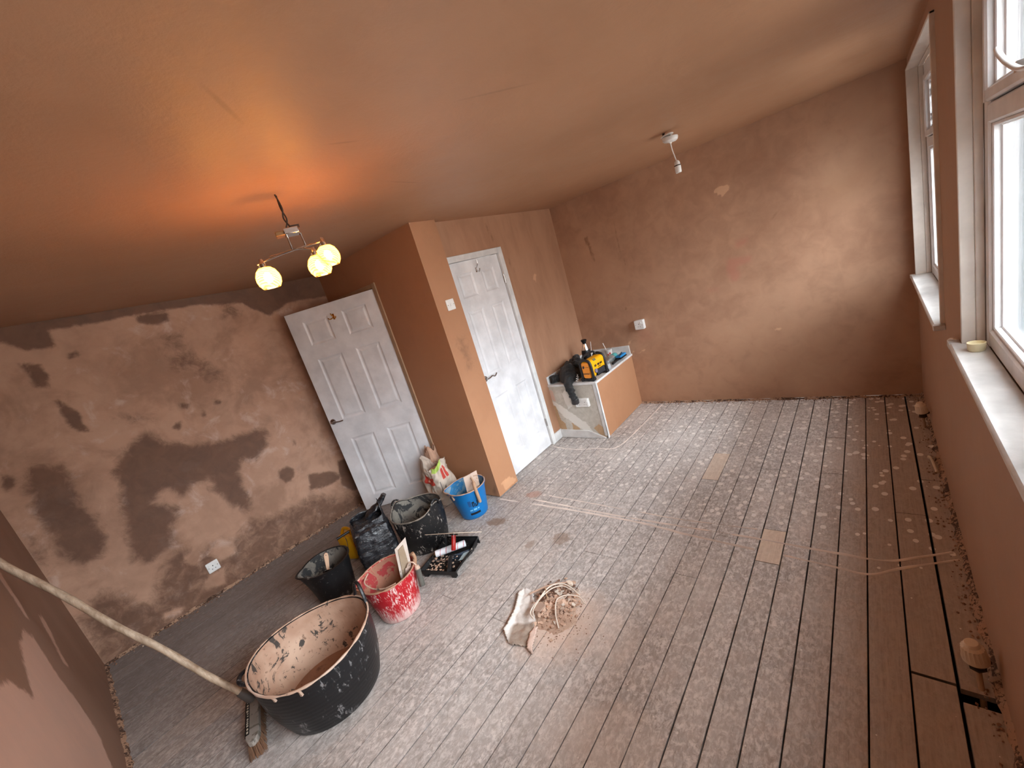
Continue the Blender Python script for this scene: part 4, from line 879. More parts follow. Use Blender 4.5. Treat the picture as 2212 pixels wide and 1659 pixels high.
b = MB(); b.box((-.15, -.022, -.008), (-.06, .022, .008), M=Mpb); b.build('ferrule', M_chrome, pbr); b = MB(); b.box((-.205, -.022, -.009), (-.15, .022, .009), M=Mpb); b.build('bristles', M_wood, pbr)
b = MB(); b.cyl(Mpb @ Vector((.045, 0, -.0056)), Mpb @ Vector((.045, 0, .0056)), .003, n=10); b.build('hanging_hole', M_slot, pbr)
bt_ = thing('plastering_trowel', 'plaster-caked trowel standing in the bright blue bucket, handle outside', 'trowel', (-2.49, 1.86, .2))
b = MB(); slab(b, [(-2.530, 1.835, .368), (-2.462, 1.930, .385), (-2.478, 1.925, .235), (-2.546, 1.832, .215)], .003); b.build('blade', coat_mat('pinkish_caked_blade', (.55, .38, .28), (.66, .52, .43), (.42, .27, .18), .4), bt_)
b = MB(); b.tube(smooth_path([(-2.494, 1.880, .345), (-2.468, 1.868, .320), (-2.440, 1.842, .285), (-2.432, 1.838, .215), (-2.440, 1.845, .150)], 5), [.008] * 6 + [.014] * 14 + [.013], 10); b.build('handle', coat_mat('tan_caked_handle', (.40, .23, .13), (.55, .38, .27), (.30, .15, .08), .4), bt_)

# ================================================================== SACKS
def glossy_black():
    t = NT('black_polythene'); n = t.noise(7, 6, .65, dist=1.5); n2 = t.noise(40, 5, .7)
    c = t.mix(t.ramp(n, .5, .75), (.010, .011, .014), (.045, .048, .055)); c = t.mix(t.math('MULTIPLY', t.ramp(n2, .58, .72), .5), c, (.17, .17, .175))
    t.bsdf(c, t.ramp(n2, .3, .7, (.18, .18, .18), (.45, .45, .45)), bump=t.math('ADD', t.noise(16, 5, .6, v=t.mapping(scale=(.6, .6, 1.9), rot=(.3, .4, 0)), dist=1.2), 0), bstr=.55, bdist=.015, Specular_IOR_Level=.7); return t.m
M_poly = glossy_black()
def sack(name, label, c, rx, ry, h, mat, rimf, seed=1, amp=.03, rot=0, n=72, m=34, inner=.10, cat='sack', matf=None, sq=.25, lean=(0, 0), close=0, ca=0, bulge=.20):
    r = thing(name, label, cat, (c[0], c[1], 0)); vs = []; fs = []; mi = []
    for j in range(m + 1):
        u = j / m
        for i in range(n):
            a = 2 * PI * i / n; H_ = rimf(a); z = H_ * u
            rr = (abs(math.cos(a)) ** (2 + sq * 8) + abs(math.sin(a)) ** (2 + sq * 8)) ** (-1 / (2 + sq * 8))
            bel = (.90 + bulge * math.sin(PI * min(1, u * 1.15)) - .10 * u) * (1 if u > .06 else .80 + .2 * math.sqrt(u / .06))
            if close and u > .72: bel *= 1 - close * ((u - .72) / .28) ** 1.5 * (1 - pk(a, ca, .5))
            x = rr * math.cos(a) * rx * bel; y = rr * math.sin(a) * ry * bel
            q = noise.noise(Vector((math.cos(a) * 1.6, math.sin(a) * 1.6, u * 3.2 + seed))) * amp + amp * .55 * noise.noise(Vector((math.cos(a) * 4.5, math.sin(a) * 4.5, u * 9 + seed * 2))) + amp * .6 * (1 - abs(noise.noise(Vector((math.cos(a) * 2.6 + u, math.sin(a) * 2.6, u * 6 - a * .8 + seed * 3))))) ** 6
            q *= min(1, u * 5 + .3); L_ = math.hypot(x, y) + 1e-6; x += x / L_ * q + lean[0] * u * u; y += y / L_ * q + lean[1] * u * u
            X = x * math.cos(rot) - y * math.sin(rot); Y = x * math.sin(rot) + y * math.cos(rot)
            vs.append((c[0] + X, c[1] + Y, max(0, z)))
    for j in range(m):
        for i in range(n):
            fs.append((j * n + i, j * n + (i + 1) % n, (j + 1) * n + (i + 1) % n, (j + 1) * n + i)); mi.append(matf((i + .5) / n * 2 * PI, (j + .5) / m) if matf else mat)
    b = MB()
    for f, k in zip(fs, mi): b.m(k)
    b.v = [Vector(v) for v in vs]; b.f = fs + [tuple(range(n - 1, -1, -1))]; b.mi = [b.m(k) for k in mi] + [0]
    o = b.build('sack_body', None, r, ang=70); s_ = o.modifiers.new('skin', 'SOLIDIFY'); s_.thickness = .0025; s_.offset = -1
    return r, vs, n, m
M_rubble = coat_mat('grey_rubble', (.14, .12, .10), (.24, .20, .17), (.04, .035, .03), .5)
bs, _, _, _ = sack('rubble_sack', 'open black plastic rubble sack standing between the buckets', (-2.915, 1.158), .142, .146, .42, M_poly, lambda a: .385 + .008 * math.sin(3 * a) + .125 * pk(a, 1.40, .36) + .03 * pk(a, 3.5, .5), 3, .010, rot=-.40, sq=.9, close=.10, ca=1.4, bulge=.09)
b = MB(); vs = []; fs = []; n = 22
for j in range(n + 1):
    for i in range(n + 1):
        u = -1 + 2 * i / n; v = -1 + 2 * j / n; x = u * .124; y = v * .128; z = .372 + .016 * noise.noise(Vector((x * 16, y * 16, 3))) - .03 * max(abs(u), abs(v)) ** 6 - .12 * math.exp(-((x - .03) ** 2 + (y - .105) ** 2) / .0022)
        vs.append((-2.915 + x * math.cos(-.4) - y * math.sin(-.4), 1.158 + x * math.sin(-.4) + y * math.cos(-.4), z))
for j in range(n):
    for i in range(n): fs.append((j * (n + 1) + i, j * (n + 1) + i + 1, (j + 1) * (n + 1) + i + 1, (j + 1) * (n + 1) + i))
b.add(vs, fs); b.build('folded_top', M_poly, bs, ang=80)
b = MB(); q = smooth_path([(-2.945, 1.165, .372), (-2.915, 1.225, .405), (-2.885, 1.285, .445), (-2.862, 1.330, .492)], 5); b.cap = False
b.tube(q, [.030 + .016 * math.sin(PI * min(1, k / 11)) for k in range(len(q))], 18, flat=.55); b.v = [v + Vector((noise.noise(v * 30), noise.noise(v * 30 + Vector((5, 0, 0))), noise.noise(v * 30 + Vector((0, 5, 0))))) * .012 for v in b.v]
b.build('twisted_neck', M_poly, bs, ang=80)
M_paper = splashed('dusty_white_paper', (206, 190, 174), (176, 140, 116), .10, 22, .8); M_pred = plain('red_print', (196, 66, 52), .7, var=.12); M_pgreen = plain('lime_print', (176, 204, 96), .7); M_pinkp = plain('pale_pink_print', (206, 150, 128), .7); M_pgrey = plain('grey_print', (120, 112, 108), .7)
def pm(a, u):
    d = (math.degrees(a) - 22) % 360
    if u > .90 and (280 < d < 350): return M_pgreen
    if .60 < u < .80 and (226 < d < 283): return M_pinkp if (.66 < u < .70 or .735 < u < .755) and 236 < d < 270 and int(d / 6) % 2 else M_pred
    if .62 < u < .86 and (326 < d < 342): return M_pred
    if .62 < u < .86 and (346 < d < 356): return M_pred
    if .25 < u < .40 and (232 < d < 262) and int(d / 8 + u * 30) % 3 == 0: return M_pred
    if .38 < u < .66 and (306 < d < 309): return M_pgrey
    if .38 < u < .50 and (318 < d < 330): return M_pgrey
    return M_paper
pbag, _, _, _ = sack('plaster_bag', 'open white paper plaster bag with red and green print, against the pier', (-3.045, 1.950), .118, .098, .44, M_paper, lambda a: .40 + .035 * math.sin(2 * a + .6) + .03 * noise.noise(Vector((math.cos(a) * 2, math.sin(a) * 2, 4))) + .05 * pk(a, 3.6, .5), 9, .022, rot=-.1, matf=pm, n=96, m=48)
b = MB(); b.cap = False; b.lathe([(.0001, .345), (.05, .34), (.085, .32), (.095, .30)], 30, None, None, (-3.045, 1.950, 0)); o = b.build('powder', plain('pink_plaster_powder', (206, 164, 140), .9), pbag); o.data.flip_normals()
pb2, _, _, _ = sack('plaster_bag', 'crumpled brown-stained paper bag tucked behind the red-printed bag', (-3.17, 2.045), .055, .040, .46, plain('stained_paper', (186, 150, 126), .85, var=.15), lambda a: .49 + .03 * math.sin(3 * a), 12, .014, rot=.7, n=48, m=24, sq=.1)
# yellow canister
yc = thing('canister', 'yellow plastic canister behind the black rubble sack', 'container', (-3.255, 1.105, 0))
Myc = Matrix.Translation((-3.255, 1.105, .112)) @ Matrix.Rotation(.35, 4, 'Z')
M_yel = splashed('dusty_yellow_plastic', (222, 168, 10), (190, 150, 70), .15, 30, .4)
b = MB(); b.rbox((.135, .105, .215), .022, 4, M=Myc, ey=.012); b.build('body', M_yel, yc, bevel=.004)
b = MB(); b.tube(smooth_path([Myc @ Vector((.045, 0, .10)), Myc @ Vector((.04, 0, .145)), Myc @ Vector((-.01, 0, .152)), Myc @ Vector((-.045, 0, .105))], 5), .013, 10); b.build('handle', M_yel, yc)
b = MB(); b.cyl(Myc @ Vector((.052, 0, .10)), Myc @ Vector((.058, 0, .150)), .019, n=16); b.build('cap', M_yel, yc)
b = MB(); b.box((.0678, -.03, -.03), (.0684, .03, .03), M=Myc); b.build('label_print', M_pred, yc)

# ================================================================== PAINT TRAY, ROLLER, HAWK
M_tray = splashed('plaster_spotted_black_tray', (22, 22, 23), (170, 160, 150), .36, 46, .45)
ta = Vector((.955, .296, 0)); tb = Vector((-.296, .955, 0)); To = Vector((-2.424, 1.158, 0))
def T(u, v, z): return To + ta * u + tb * v + Vector((0, 0, z))
tray = thing('paint_tray', 'black paint tray spotted with plaster in front of the flexible black tub', 'tray', tuple(T(.15, .18, 0)))
Wd, Ln = .295, .345; vs = []; fs = []
prof_ = [(0, .055, .030), (.01, .058, .032), (.02, .060, .034), (.12, .056, .030), (.22, .048, .014), (.235, .048, .008), (.325, .058, .008), (.335, .062, .03), (.345, .066, .06)]
b = MB(); th = .003
for su, u0, u1 in ((0, 0, 0),):
    ins = .016
    for k, (v, zt, zb) in enumerate(prof_):
        for uu, zz in ((-.006, zt - .006), (0, zt), (.006, zt), (ins, zb), (Wd - ins, zb), (Wd - .006, zt), (Wd, zt), (Wd + .006, zt - .006)): vs.append(T(uu, v, zz))
    for k in range(len(prof_) - 1):
        for i in range(7): fs.append((k * 8 + i, k * 8 + i + 1, (k + 1) * 8 + i + 1, (k + 1) * 8 + i))
b.add(vs, fs); o = b.build('tray_pan', M_tray, tray, smooth=False); s_ = o.modifiers.new('skin', 'SOLIDIFY'); s_.thickness = .003
b = MB(); slab(b, [T(0, .0, .03), T(Wd, .0, .03), T(Wd, 0, .058), T(0, 0, .058)], .004); b.build('end_wall', M_tray, tray); b = MB(); slab(b, [T(0, Ln, .008), T(Wd, Ln, .008), T(Wd, Ln, .066), T(0, Ln, .066)], .004); b.build('end_wall', M_tray, tray)
for uu in (.03, .26): 
    b = MB(); b.box((uu - .016, .006, 0), (uu + .016, .03, .032), M=fr(tuple(To), ta, tb, (0, 0, 1))); b.build('foot', M_tray, tray)
b = MB()
for k in range(9): slab(b, [T(.03, .03 + .018 * k, .034), T(Wd - .03, .03 + .018 * k, .034), T(Wd - .03, .034 + .018 * k, .037), T(.03, .034 + .018 * k, .037)], .0015)
b.build('grip_ribs', M_tray, tray)
ro = thing('paint_roller', 'white paint roller with red stripes lying in the black tray', 'roller', tuple(T(.15, .25, .035)))
def stripe_mat():
    t = NT('red_striped_fleece'); m = t.n('Attribute'); m.attribute_name = 'stripe'
    n = t.noise(160, 3); c = t.mix(m.outputs['Fac'], (.74, .75, .78), (.55, .12, .14)); t.bsdf(c, .9, bump=n, bstr=.4, bdist=.003); return t.m
ra, rb_ = Vector((-2.437, 1.318, .062)), Vector((-2.292, 1.488, .062)); rd = (rb_ - ra).normalized(); rx_ = Vector((0, 0, 1)); ry_ = rd.cross(rx_)
n_, m_ = 32, 90; vs = []; st = []
for j in range(m_ + 1):
    u = j / m_; p = ra.lerp(rb_, u); R_ = .0235 - .004 * (1 if j in (0, m_) else 0)
    for i in range(n_):
        a = 2 * PI * i / n_; vs.append(p + rx_ * math.cos(a) * R_ + ry_ * math.sin(a) * R_); st.append(1.0 if ((u * 5.2 + i / n_) % 1) < .10 else 0.0)
me = bpy.data.meshes.new('roller_sleeve'); me.from_pydata([tuple(v) for v in vs], [], [(j * n_ + i, j * n_ + (i + 1) % n_, (j + 1) * n_ + (i + 1) % n_, (j + 1) * n_ + i) for j in range(m_) for i in range(n_)] + [tuple(range(n_ - 1, -1, -1)), tuple(range(m_ * n_, (m_ + 1) * n_))])
at_ = me.attributes.new('stripe', 'FLOAT', 'POINT'); at_.data.foreach_set('value', st); me.materials.append(stripe_mat()); me.polygons.foreach_set('use_smooth', [True] * len(me.polygons)); me.set_sharp_from_angle(angle=.7)
o = bpy.data.objects.new('roller_sleeve', me); COL.objects.link(o); o.parent = ro; o.matrix_parent_inverse = ro.matrix_basis.inverted()
b = MB(); b.cyl(ra - rd * .004, ra + rd * .002, .014, n=16); b.build('end_cap', plain('ochre_core', (176, 140, 90), .7), ro)
b = MB(); b.tube(smooth_path([tuple(ra - rd * .004), tuple(ra - rd * .014), (-2.432, 1.285, .060), (-2.38, 1.275, .058), (-2.315, 1.300, .055), (-2.285, 1.315, .052)], 5), .0035, 8); b.build('wire_frame', M_chrome, ro)
b = MB(); b.cap = False; b.tube([(-2.300, 1.345, .056), (-2.262, 1.30, .056), (-2.205, 1.245, .062), (-2.190, 1.232, .064)], [.014, .015, .014, .015], 14); b.build('handle', M_black, ro)
b = MB(); slab(b, [(-2.30, 1.33, .030), (-2.21, 1.43, .030), (-2.235, 1.48, .034), (-2.33, 1.37, .034)], .002); b.build('wet_paint_film', plain('dark_blue_paint', (34, 50, 66), .2), tray)
b = MB(); slab(b, [(-2.235, 1.35, .036), (-2.185, 1.38, .040), (-2.22, 1.46, .040), (-2.255, 1.42, .036)], .002); b.build('paint_film', plain('pale_blue_grey_paint', (150, 168, 172), .3), tray)
random.seed(5)
b = MB()
for k in range(60):
    p = T(min(.26, max(.03, random.gauss(.11, .06))), random.uniform(.03, .17), .037); s = random.uniform(.004, .013)
    b.sphere((0, 0, 0), s, 6, M=Matrix.Translation(p) @ Matrix.Rotation(random.random() * 3, 4, 'Z'), sc=(1, random.uniform(.5, 1), .35))
o = b.build('plaster_chips', M_rimp, tray, smooth=False, kind='stuff')
# hawk seen edge on, leaning over the tray with its handle downwards
hn = Vector((-.212, .555, .804)).normalized(); h0 = Vector((-2.277, 1.344, .068)) + Vector((.0, .02, .02)); hc = h0 + hn * .120
vdir = Vector((-.7375, .4485, -.5048)); vdir = (vdir - hn * vdir.dot(hn)).normalized(); hu = vdir.cross(hn).normalized()
hk = thing('plastering_hawk', 'square plastering hawk with red handle propped edge-on over the paint tray', 'hawk', tuple(h0))
dq = .188; cen = hc
b = MB(); slab(b, [cen + vdir * dq, cen + hu * dq * 1.06, cen - vdir * dq, cen - hu * dq * 1.06], .004); b.build('plate', plain('cream_caked_plate', (206, 188, 168), .7, var=.12), hk, bevel=.001)
b = MB(); b.tube([tuple(h0 + hn * .008), tuple(h0 + hn * .014), tuple(h0 + hn * .06), tuple(h0 + hn * .105), tuple(cen)], [.012, .0165, .0155, .0165, .0165], 16); b.build('handle', splashed('scuffed_red_plastic', (168, 28, 24), (214, 150, 140), .3, 60, .4), hk)
b = MB(); b.cyl(cen - hn * .012, cen, .030, n=20); b.build('collar', M_black, hk)

# ================================================================== BROOM
bd = Vector((.953, -.302, 0)).normalized(); bn = Vector((-bd.y, bd.x, 0)); bo = Vector((-2.424, .070, 0))
br = thing('broom', 'floor broom with pale wooden handle leaning across to the near wall', 'broom', tuple(bo))
Mbr = fr(tuple(bo), bd, bn, (0, 0, 1))
b = MB(); pl = [(-.15, -.024), (-.14, -.030), (.12, -.030), (.150, -.018), (.160, 0), (.150, .018), (.12, .030), (-.14, .030), (-.15, .024)]
b.prism(pl, .050, .078, M=Mbr); b.build('broom_head', coat_mat('grey_plastered_wood', (.25, .215, .18), (.34, .30, .26), (.15, .125, .10), .6), br, bevel=.004)
b = MB(); b.box((-.125, -.0325, .055), (.105, -.0295, .076), M=Mbr); b.box((-.125, -.029, .0775), (.10, -.012, .0795), M=Mbr); b.build('dark_strip', M_black, br)
b = MB(); random.seed(11)
xk = -.12
while xk < .09:
    wk = random.uniform(.006, .016); b.box((xk, -.026 + random.uniform(0, .004), .0794), (xk + wk, -.016, .0802), M=Mbr); xk += wk + random.uniform(.005, .012)
b.build('worn_lettering', plain('cream_flecks', (206, 196, 176), .7), br, smooth=False)
b = MB(); b.box((-.115, -.026, .006), (.118, .026, .050), M=Mbr); b.build('bristle_core', plain('dark_bristle', (66, 46, 34), .9), br, smooth=False)
b = MB(); random.seed(3)
for k in range(520):
    u = random.uniform(-.14, .15); v = random.uniform(-.026, .026); 
    if k < 260: v = random.choice([-1, 1]) * .026
    elif k < 360: u = random.uniform(.12, .150)
    sp = u / .15 * .018; p0 = Mbr @ Vector((u, v, .052)); p1 = Mbr @ Vector((u + sp + random.gauss(0, .004) + (.012 if u > .12 else 0), v * 1.35 + random.gauss(0, .003), .0015))
    d = (p1 - p0); s_ = bn * .0011 if abs(v) < .02 else bd * .0011; s2 = bd.cross(d).normalized() * .0009
    b.add([p0 - s_, p0 + s_, p0 + s2, p1 - s_, p1 + s_, p1 + s2], [(0, 1, 4, 3), (1, 2, 5, 4), (2, 0, 3, 5)])
b.build('bristles', plain('brown_bristle', (112, 80, 58), .9, var=.2), br, smooth=False, kind='stuff')
base_ = Vector((-2.545, .105, .088)); tip = Vector((-3.000, -.379, 1.235))
b = MB(); q = [base_.lerp(tip, k / 24) + Vector((.004 * math.sin(k * .55), .003 * math.cos(k * .7), 0)) for k in range(25)]; q[-1] = tip; b.tube(q, [.0155 + .0008 * math.sin(k * 1.9) for k in range(25)], 14)
def stick_mat():
    t = NT('weathered_handle_timber'); w_ = t.noise(26, 6, .7, v=t.mapping(rot=(.3, .38, 0), scale=(1, 1, .08))); c = t.mix(t.ramp(w_, .35, .65), (.24, .16, .095), (.56, .44, .32)); t.bsdf(c, .6, bump=w_, bstr=.4); return t.m
b.build('handle', stick_mat(), br)
b = MB(); b.cyl(base_ + Vector((.004, .004, -.012)), base_.lerp(tip, .05), .024, .020, n=16); b.build('handle_socket', plain('grey_socket', (86, 80, 76), .6), br)

# ================================================================== RUBBLE HEAP AND SCRAPS
M_heap = coat_mat('pink_plaster_rubble', (.50, .34, .25), (.64, .49, .39), (.36, .22, .15), .4)
hp = MB(); n = 46; vs = []; fs = []; hc_ = Vector((-1.385, 1.295, 0))
for j in range(n + 1):
    for i in range(n + 1):
        x = -.2 + .4 * i / n; y = -.2 + .4 * j / n; u = x * .86 + y * .5; v = -x * .5 + y * .86
        d = math.hypot(u / .125, v / .165) + .25 * noise.noise(Vector((x * 12, y * 12, 2)))
        z = .026 * max(0, 1 - d) ** .8 + .006 * noise.noise(Vector((x * 40, y * 40, 5))) * (1 if d < 1 else 0); vs.append((hc_.x + x, hc_.y + y, z if d < 1 else -.004))
for j in range(n):
    for i in range(n): fs.append((j * (n + 1) + i, j * (n + 1) + i + 1, (j + 1) * (n + 1) + i + 1, (j + 1) * (n + 1) + i))
hp.add(vs, fs); o = hp.build('rubble_heap', M_heap); tag(o, 'low heap of swept pink plaster rubble in the middle of the floor', 'rubble', kind='stuff')
def scatter(name, n, c, sd, smin, smax, mat, label, zf, rot=.52, flat=.5):
    mb = MB()
    for _ in range(n):
        u, v = random.gauss(0, sd[0]), random.gauss(0, sd[1]); x = c[0] + u * math.cos(rot) - v * math.sin(rot); y = c[1] + u * math.sin(rot) + v * math.cos(rot); s = random.uniform(smin, smax)
        M = Matrix.Translation((x, y, zf(u, v) + s * random.uniform(.2, .7))) @ Matrix.Rotation(random.uniform(0, 6.3), 4, 'Z') @ Matrix.Rotation(random.uniform(-.5, .5), 4, 'X')
        k = random.choice([4, 5, 6]); pts = [(s * random.uniform(.6, 1) * math.cos(2 * PI * i / k), s * random.uniform(.5, 1) * math.sin(2 * PI * i / k)) for i in range(k)]
        mb.prism(pts, -s * .2 * flat, s * .3 * flat, None, M)
    o = mb.build(name, mat, smooth=False); tag(o, label, 'rubble', kind='stuff'); return o
random.seed(21)
scatter('plaster_chunks', 420, (-1.395, 1.31), (.052, .064), .004, .018, plain('pale_pink_rubble', (216, 178, 156), .85, var=.3), 'broken pink plaster chunks piled on the rubble heap', lambda u, v: .032 * max(0, 1 - math.hypot(u / .13, v / .17)))
scatter('plaster_chunks', 130, (-1.42, 1.34), (.048, .055), .005, .017, plain('dark_rubble', (112, 84, 70), .9, var=.3), 'darker broken pieces among the pink rubble', lambda u, v: .032 * max(0, 1 - math.hypot(u / .13, v / .17)))
scatter('plaster_crumbs', 420, (-1.34, 1.26), (.095, .10), .0012, .0042, M_crumb, 'scatter of fine crumbs around the rubble heap', lambda u, v: .022 * max(0, 1 - math.hypot(u / .13, v / .17)))
scatter('plaster_chunks', 26, (-1.38, 1.33), (.045, .05), .007, .016, plain('white_rubble', (222, 212, 200), .8), 'pale white chips on top of the rubble heap', lambda u, v: .040 * max(0, 1 - math.hypot(u / .13, v / .17)))
b = MB(); b.prism([(-1.455, 1.19), (-1.465, 1.245), (-1.44, 1.262), (-1.405, 1.245), (-1.41, 1.20)], .050, .058); tag(b.build('plaster_lump', plain('grey_brown_lump', (170, 146, 130), .85), bevel=.003), 'flat grey-brown plaster lump under the white cable loop', 'rubble')
def crumple(name, pts, label, mat, z, th=.004, amp=.006, edge=None):
    """thin crumpled sheet following a floor outline"""
    xs = [p[0] for p in pts]; ys = [p[1] for p in pts]; x0, x1, y0, y1 = min(xs), max(xs), min(ys), max(ys); st = .006; nx = int((x1 - x0) / st) + 2; ny = int((y1 - y0) / st) + 2; idx = {}; vs = []; fs = []
    for j in range(ny):
        for i in range(nx):
            x, y = x0 + i * st, y0 + j * st; s = poly_sd(x, y, pts)
            if s > -st * .7: idx[i, j] = len(vs); vs.append((x, y, z + amp * (.5 + noise.noise(Vector((x * 30, y * 30, 1)))) + (edge(x, y, s) if edge else 0)))
    for j in range(ny - 1):
        for i in range(nx - 1):
            q = [(i, j), (i + 1, j), (i + 1, j + 1), (i, j + 1)]
            if all(k in idx for k in q): fs.append(tuple(idx[k] for k in q))
    b = MB(); b.add(vs, fs); o = b.build(name, mat, ang=80); s_ = o.modifiers.new('thick', 'SOLIDIFY'); s_.thickness = th; s_.offset = 1
    return o
scr = [(-1.645, 1.289), (-1.636, 1.327), (-1.6, 1.336), (-1.567, 1.334), (-1.523, 1.279), (-1.5, 1.224), (-1.454, 1.19), (-1.427, 1.147), (-1.413, 1.077), (-1.388, 1.028), (-1.462, 1.007), (-1.497, 1.004), (-1.563, 1.051), (-1.567, 1.083), (-1.592, 1.187)]
def two_tone():
    t = NT('dirty_white_lining'); sx = t.n('SeparateXYZ'); t.set(sx, 0, t.co()); n = t.noise(22, 6, .7)
    # grey-brown paper face over the lower part, white lining showing on the rest
    k = t.math('ADD', t.math('ADD', t.math('MULTIPLY', sx.outputs[1], -1.0), t.math('MULTIPLY', sx.outputs[0], .55)), t.math('MULTIPLY', t.math('SUBTRACT', n, .5), .04))
    g = t.ramp(t.math('ADD', k, 2.50), .535, .555)
    e = t.ramp(t.math('ADD', t.math('ADD', t.math('MULTIPLY', sx.outputs[0], 1.0), t.math('MULTIPLY', sx.outputs[1], .42)), 1.60), .515, .53)
    m = t.math('MULTIPLY', g, e); c = t.mix(m, t.mix(t.ramp(n, .3, .7), (.62, .58, .53), (.84, .82, .80)), t.mix(t.ramp(n, .35, .65), (.30, .235, .19), (.45, .365, .30)))
    t.bsdf(c, .8, bump=n, bstr=.5); return t.m
o = crumple('torn_lining_scrap', scr, '', two_tone(), .002, edge=lambda x, y, s: .016 * max(0, 1 - max(0, s) / .022) * (1 if (x + 1.6) * .35 + (1.3 - y) * .0 < .02 else .2)); tag(o, 'large torn white and grey-brown lining scrap lying against the rubble heap', 'scrap')
o = crumple('plaster_strip', [(-1.415, 1.136), (-1.402, 1.141), (-1.37, 1.057), (-1.340, 1.005), (-1.377, 1.018), (-1.417, 1.094)], '', plain('pinkish_white_chip', (222, 196, 182), .85, var=.15), .004, th=.010, amp=.008); tag(o, 'narrow broken white plaster strip beside the torn lining scrap', 'scrap')
M_cab = plain('white_cable', (226, 214, 200), .5)
def cable(name, pts, zs, r, label): 
    b = MB(); b.tube(smooth_path([(x, y, z) for (x, y), z in zip(pts, zs)], 6), r, 8); tag(b.build(name, M_cab), label, 'cable')
cable('cable_offcut', [(-1.425, 1.155), (-1.458, 1.172), (-1.467, 1.203), (-1.46, 1.259), (-1.458, 1.33), (-1.443, 1.384), (-1.401, 1.419), (-1.348, 1.42), (-1.290, 1.404)], [.045, .05, .055, .062, .066, .060, .05, .036, .02], .0042, 'white cable offcut arching over the back of the rubble heap')
cable('cable_offcut', [(-1.43, 1.165), (-1.452, 1.19), (-1.457, 1.255), (-1.447, 1.325), (-1.428, 1.372), (-1.392, 1.405), (-1.345, 1.408)], [.05, .055, .063, .062, .058, .05, .036], .0034, 'thinner white cable offcut lying just inside the arching one')
cable('cable_offcut', [(-1.293, 1.182), (-1.335, 1.231), (-1.369, 1.295), (-1.364, 1.333), (-1.331, 1.365), (-1.285, 1.387), (-1.245, 1.371)], [.012, .04, .052, .05, .044, .03, .012], .0035, 'white cable offcut curled over the right side of the rubble heap')
b = MB(); b.tube([(-1.565, 1.300, .030), (-1.511, 1.368, .034), (-1.456, 1.420, .034), (-1.405, 1.457, .028)], [.007, .006, .006, .005], 5, flat=.5); tag(b.build('wood_splinter', plain('pinkish_splinter', (214, 180, 158), .8)), 'long pinkish wood splinter along the back of the rubble heap', 'splinter')
b = MB(); b.prism([(-1.418, 1.462), (-1.40, 1.475), (-1.375, 1.47), (-1.368, 1.455), (-1.39, 1.445)], .012, .030); tag(b.build('plaster_chip', plain('white_chip', (236, 224, 208), .8), bevel=.003), 'single white chip at the end of the long wood splinter', 'rubble')
b = MB(); b.tube([(-1.50, 1.385, .012), (-1.462, 1.335, .075), (-1.430, 1.295, .045)], [.002, .003, .003], 5); tag(b.build('wood_splinter', M_wood), 'thin upright splinter sticking out of the rubble under the cables', 'splinter')

# ================================================================== ON THE CORNER BOXING
ZT = ZB + .022
ra_ = thing('radio', 'yellow and black rugged jobsite radio on the white boxing top', 'radio', (-2.095, 3.43, ZT))
Mra = Matrix.Translation((-2.098, 3.436, ZT)) @ Matrix.Rotation(-.10, 4, 'Z')      # local x to the room side, y along the length
M_ry = plain('site_yellow_plastic', (250, 176, 12), .35, var=.03); M_ro = plain('orange_yellow_panel', (244, 150, 10), .4, var=.03); M_rb = plain('black_rubber_frame', (26, 27, 30), .5)
b = MB(); Mq2 = Mra @ Matrix.Translation((0, 0, .112)); b.rbox((.125, .235, .175), .035, 5, M=Mq2, ey=.01); b.build('body', M_ry, ra_, bevel=.002)
for sy in (-1, 1):
    pts = smooth_path([Vector((sx * .060, sy * .118, z)) for sx, z in ((-1, .018), (-1.02, .11), (-.92, .185), (-.4, .210), (.4, .208), (.92, .180), (1.05, .11), (1.05, .018))], 4)
    b = MB(); b.tube([Mra @ p for p in pts] + [Mra @ Vector((0, sy * .118, .010))], .014, 8, close=True); b.build('roll_frame', M_rb, ra_)
    for sx in (-1, 1):
        b = MB(); b.cyl(Mra @ Vector((sx * .060, sy * .100, .018)), Mra @ Vector((sx * .064, sy * .136, .018)), .018, n=16); b.build('foot', M_rb, ra_)
b = MB(); b.rbox((.084, .006, .155), .016, 4, M=Mra @ Matrix.Translation((-.002, -.121, .108)), ey=.002); ep_ = b.build('end_panel', M_ro, ra_)
b = MB(); b.tube([Mra @ p for p in smooth_path([(-.02, -.11, .205), (-.03, -.085, .238), (-.03, 0, .244), (-.03, .085, .238), (-.02, .11, .205)], 5)], .011, 8); b.build('carry_handle', M_rb, ra_)
b = MB(); b.rbox((.006, .15, .062), .012, 3, M=Mra @ Matrix.Translation((.0635, .018, .062))); sg_ = b.build('speaker_grille', M_rb, ra_)
b = MB()
for k in range(5): b.box((.0665, -.045 + .0, .040 + .011 * k), (.0685, .085, .044 + .011 * k), M=Mra)
b.build('grille_bar', plain('dark_grey_bar', (66, 68, 74), .5), sg_)
b = MB(); b.cyl(Mra @ Vector((.064, -.062, .085)), Mra @ Vector((.074, -.062, .085)), .020, n=20); b.build('tuning_dial', plain('lilac_grey_dial', (128, 118, 140), .4), ra_)
Msl = Mra @ Matrix.Translation((.050, .0, .186)) @ Matrix.Rotation(math.radians(52), 4, 'Y')
b = MB(); b.box((-.013, -.055, -.0), (.011, -.01, .006), M=Msl); b.build('display', plain('grey_display', (112, 110, 84), .3), ra_)
b = MB()
for yy, w_ in ((-.062, .014), (-.042, .010), (-.012, .012), (.004, .014), (.030, .016), (.052, .012)): b.box((.063, yy, .122), (.0655, yy + w_, .142), M=Mra)
b.build('buttons', M_rb, ra_, smooth=False)
Mend = Mra @ fr((-.002, -.1246, .075), (1, 0, 0), (0, 0, 1), (0, -1, 0))
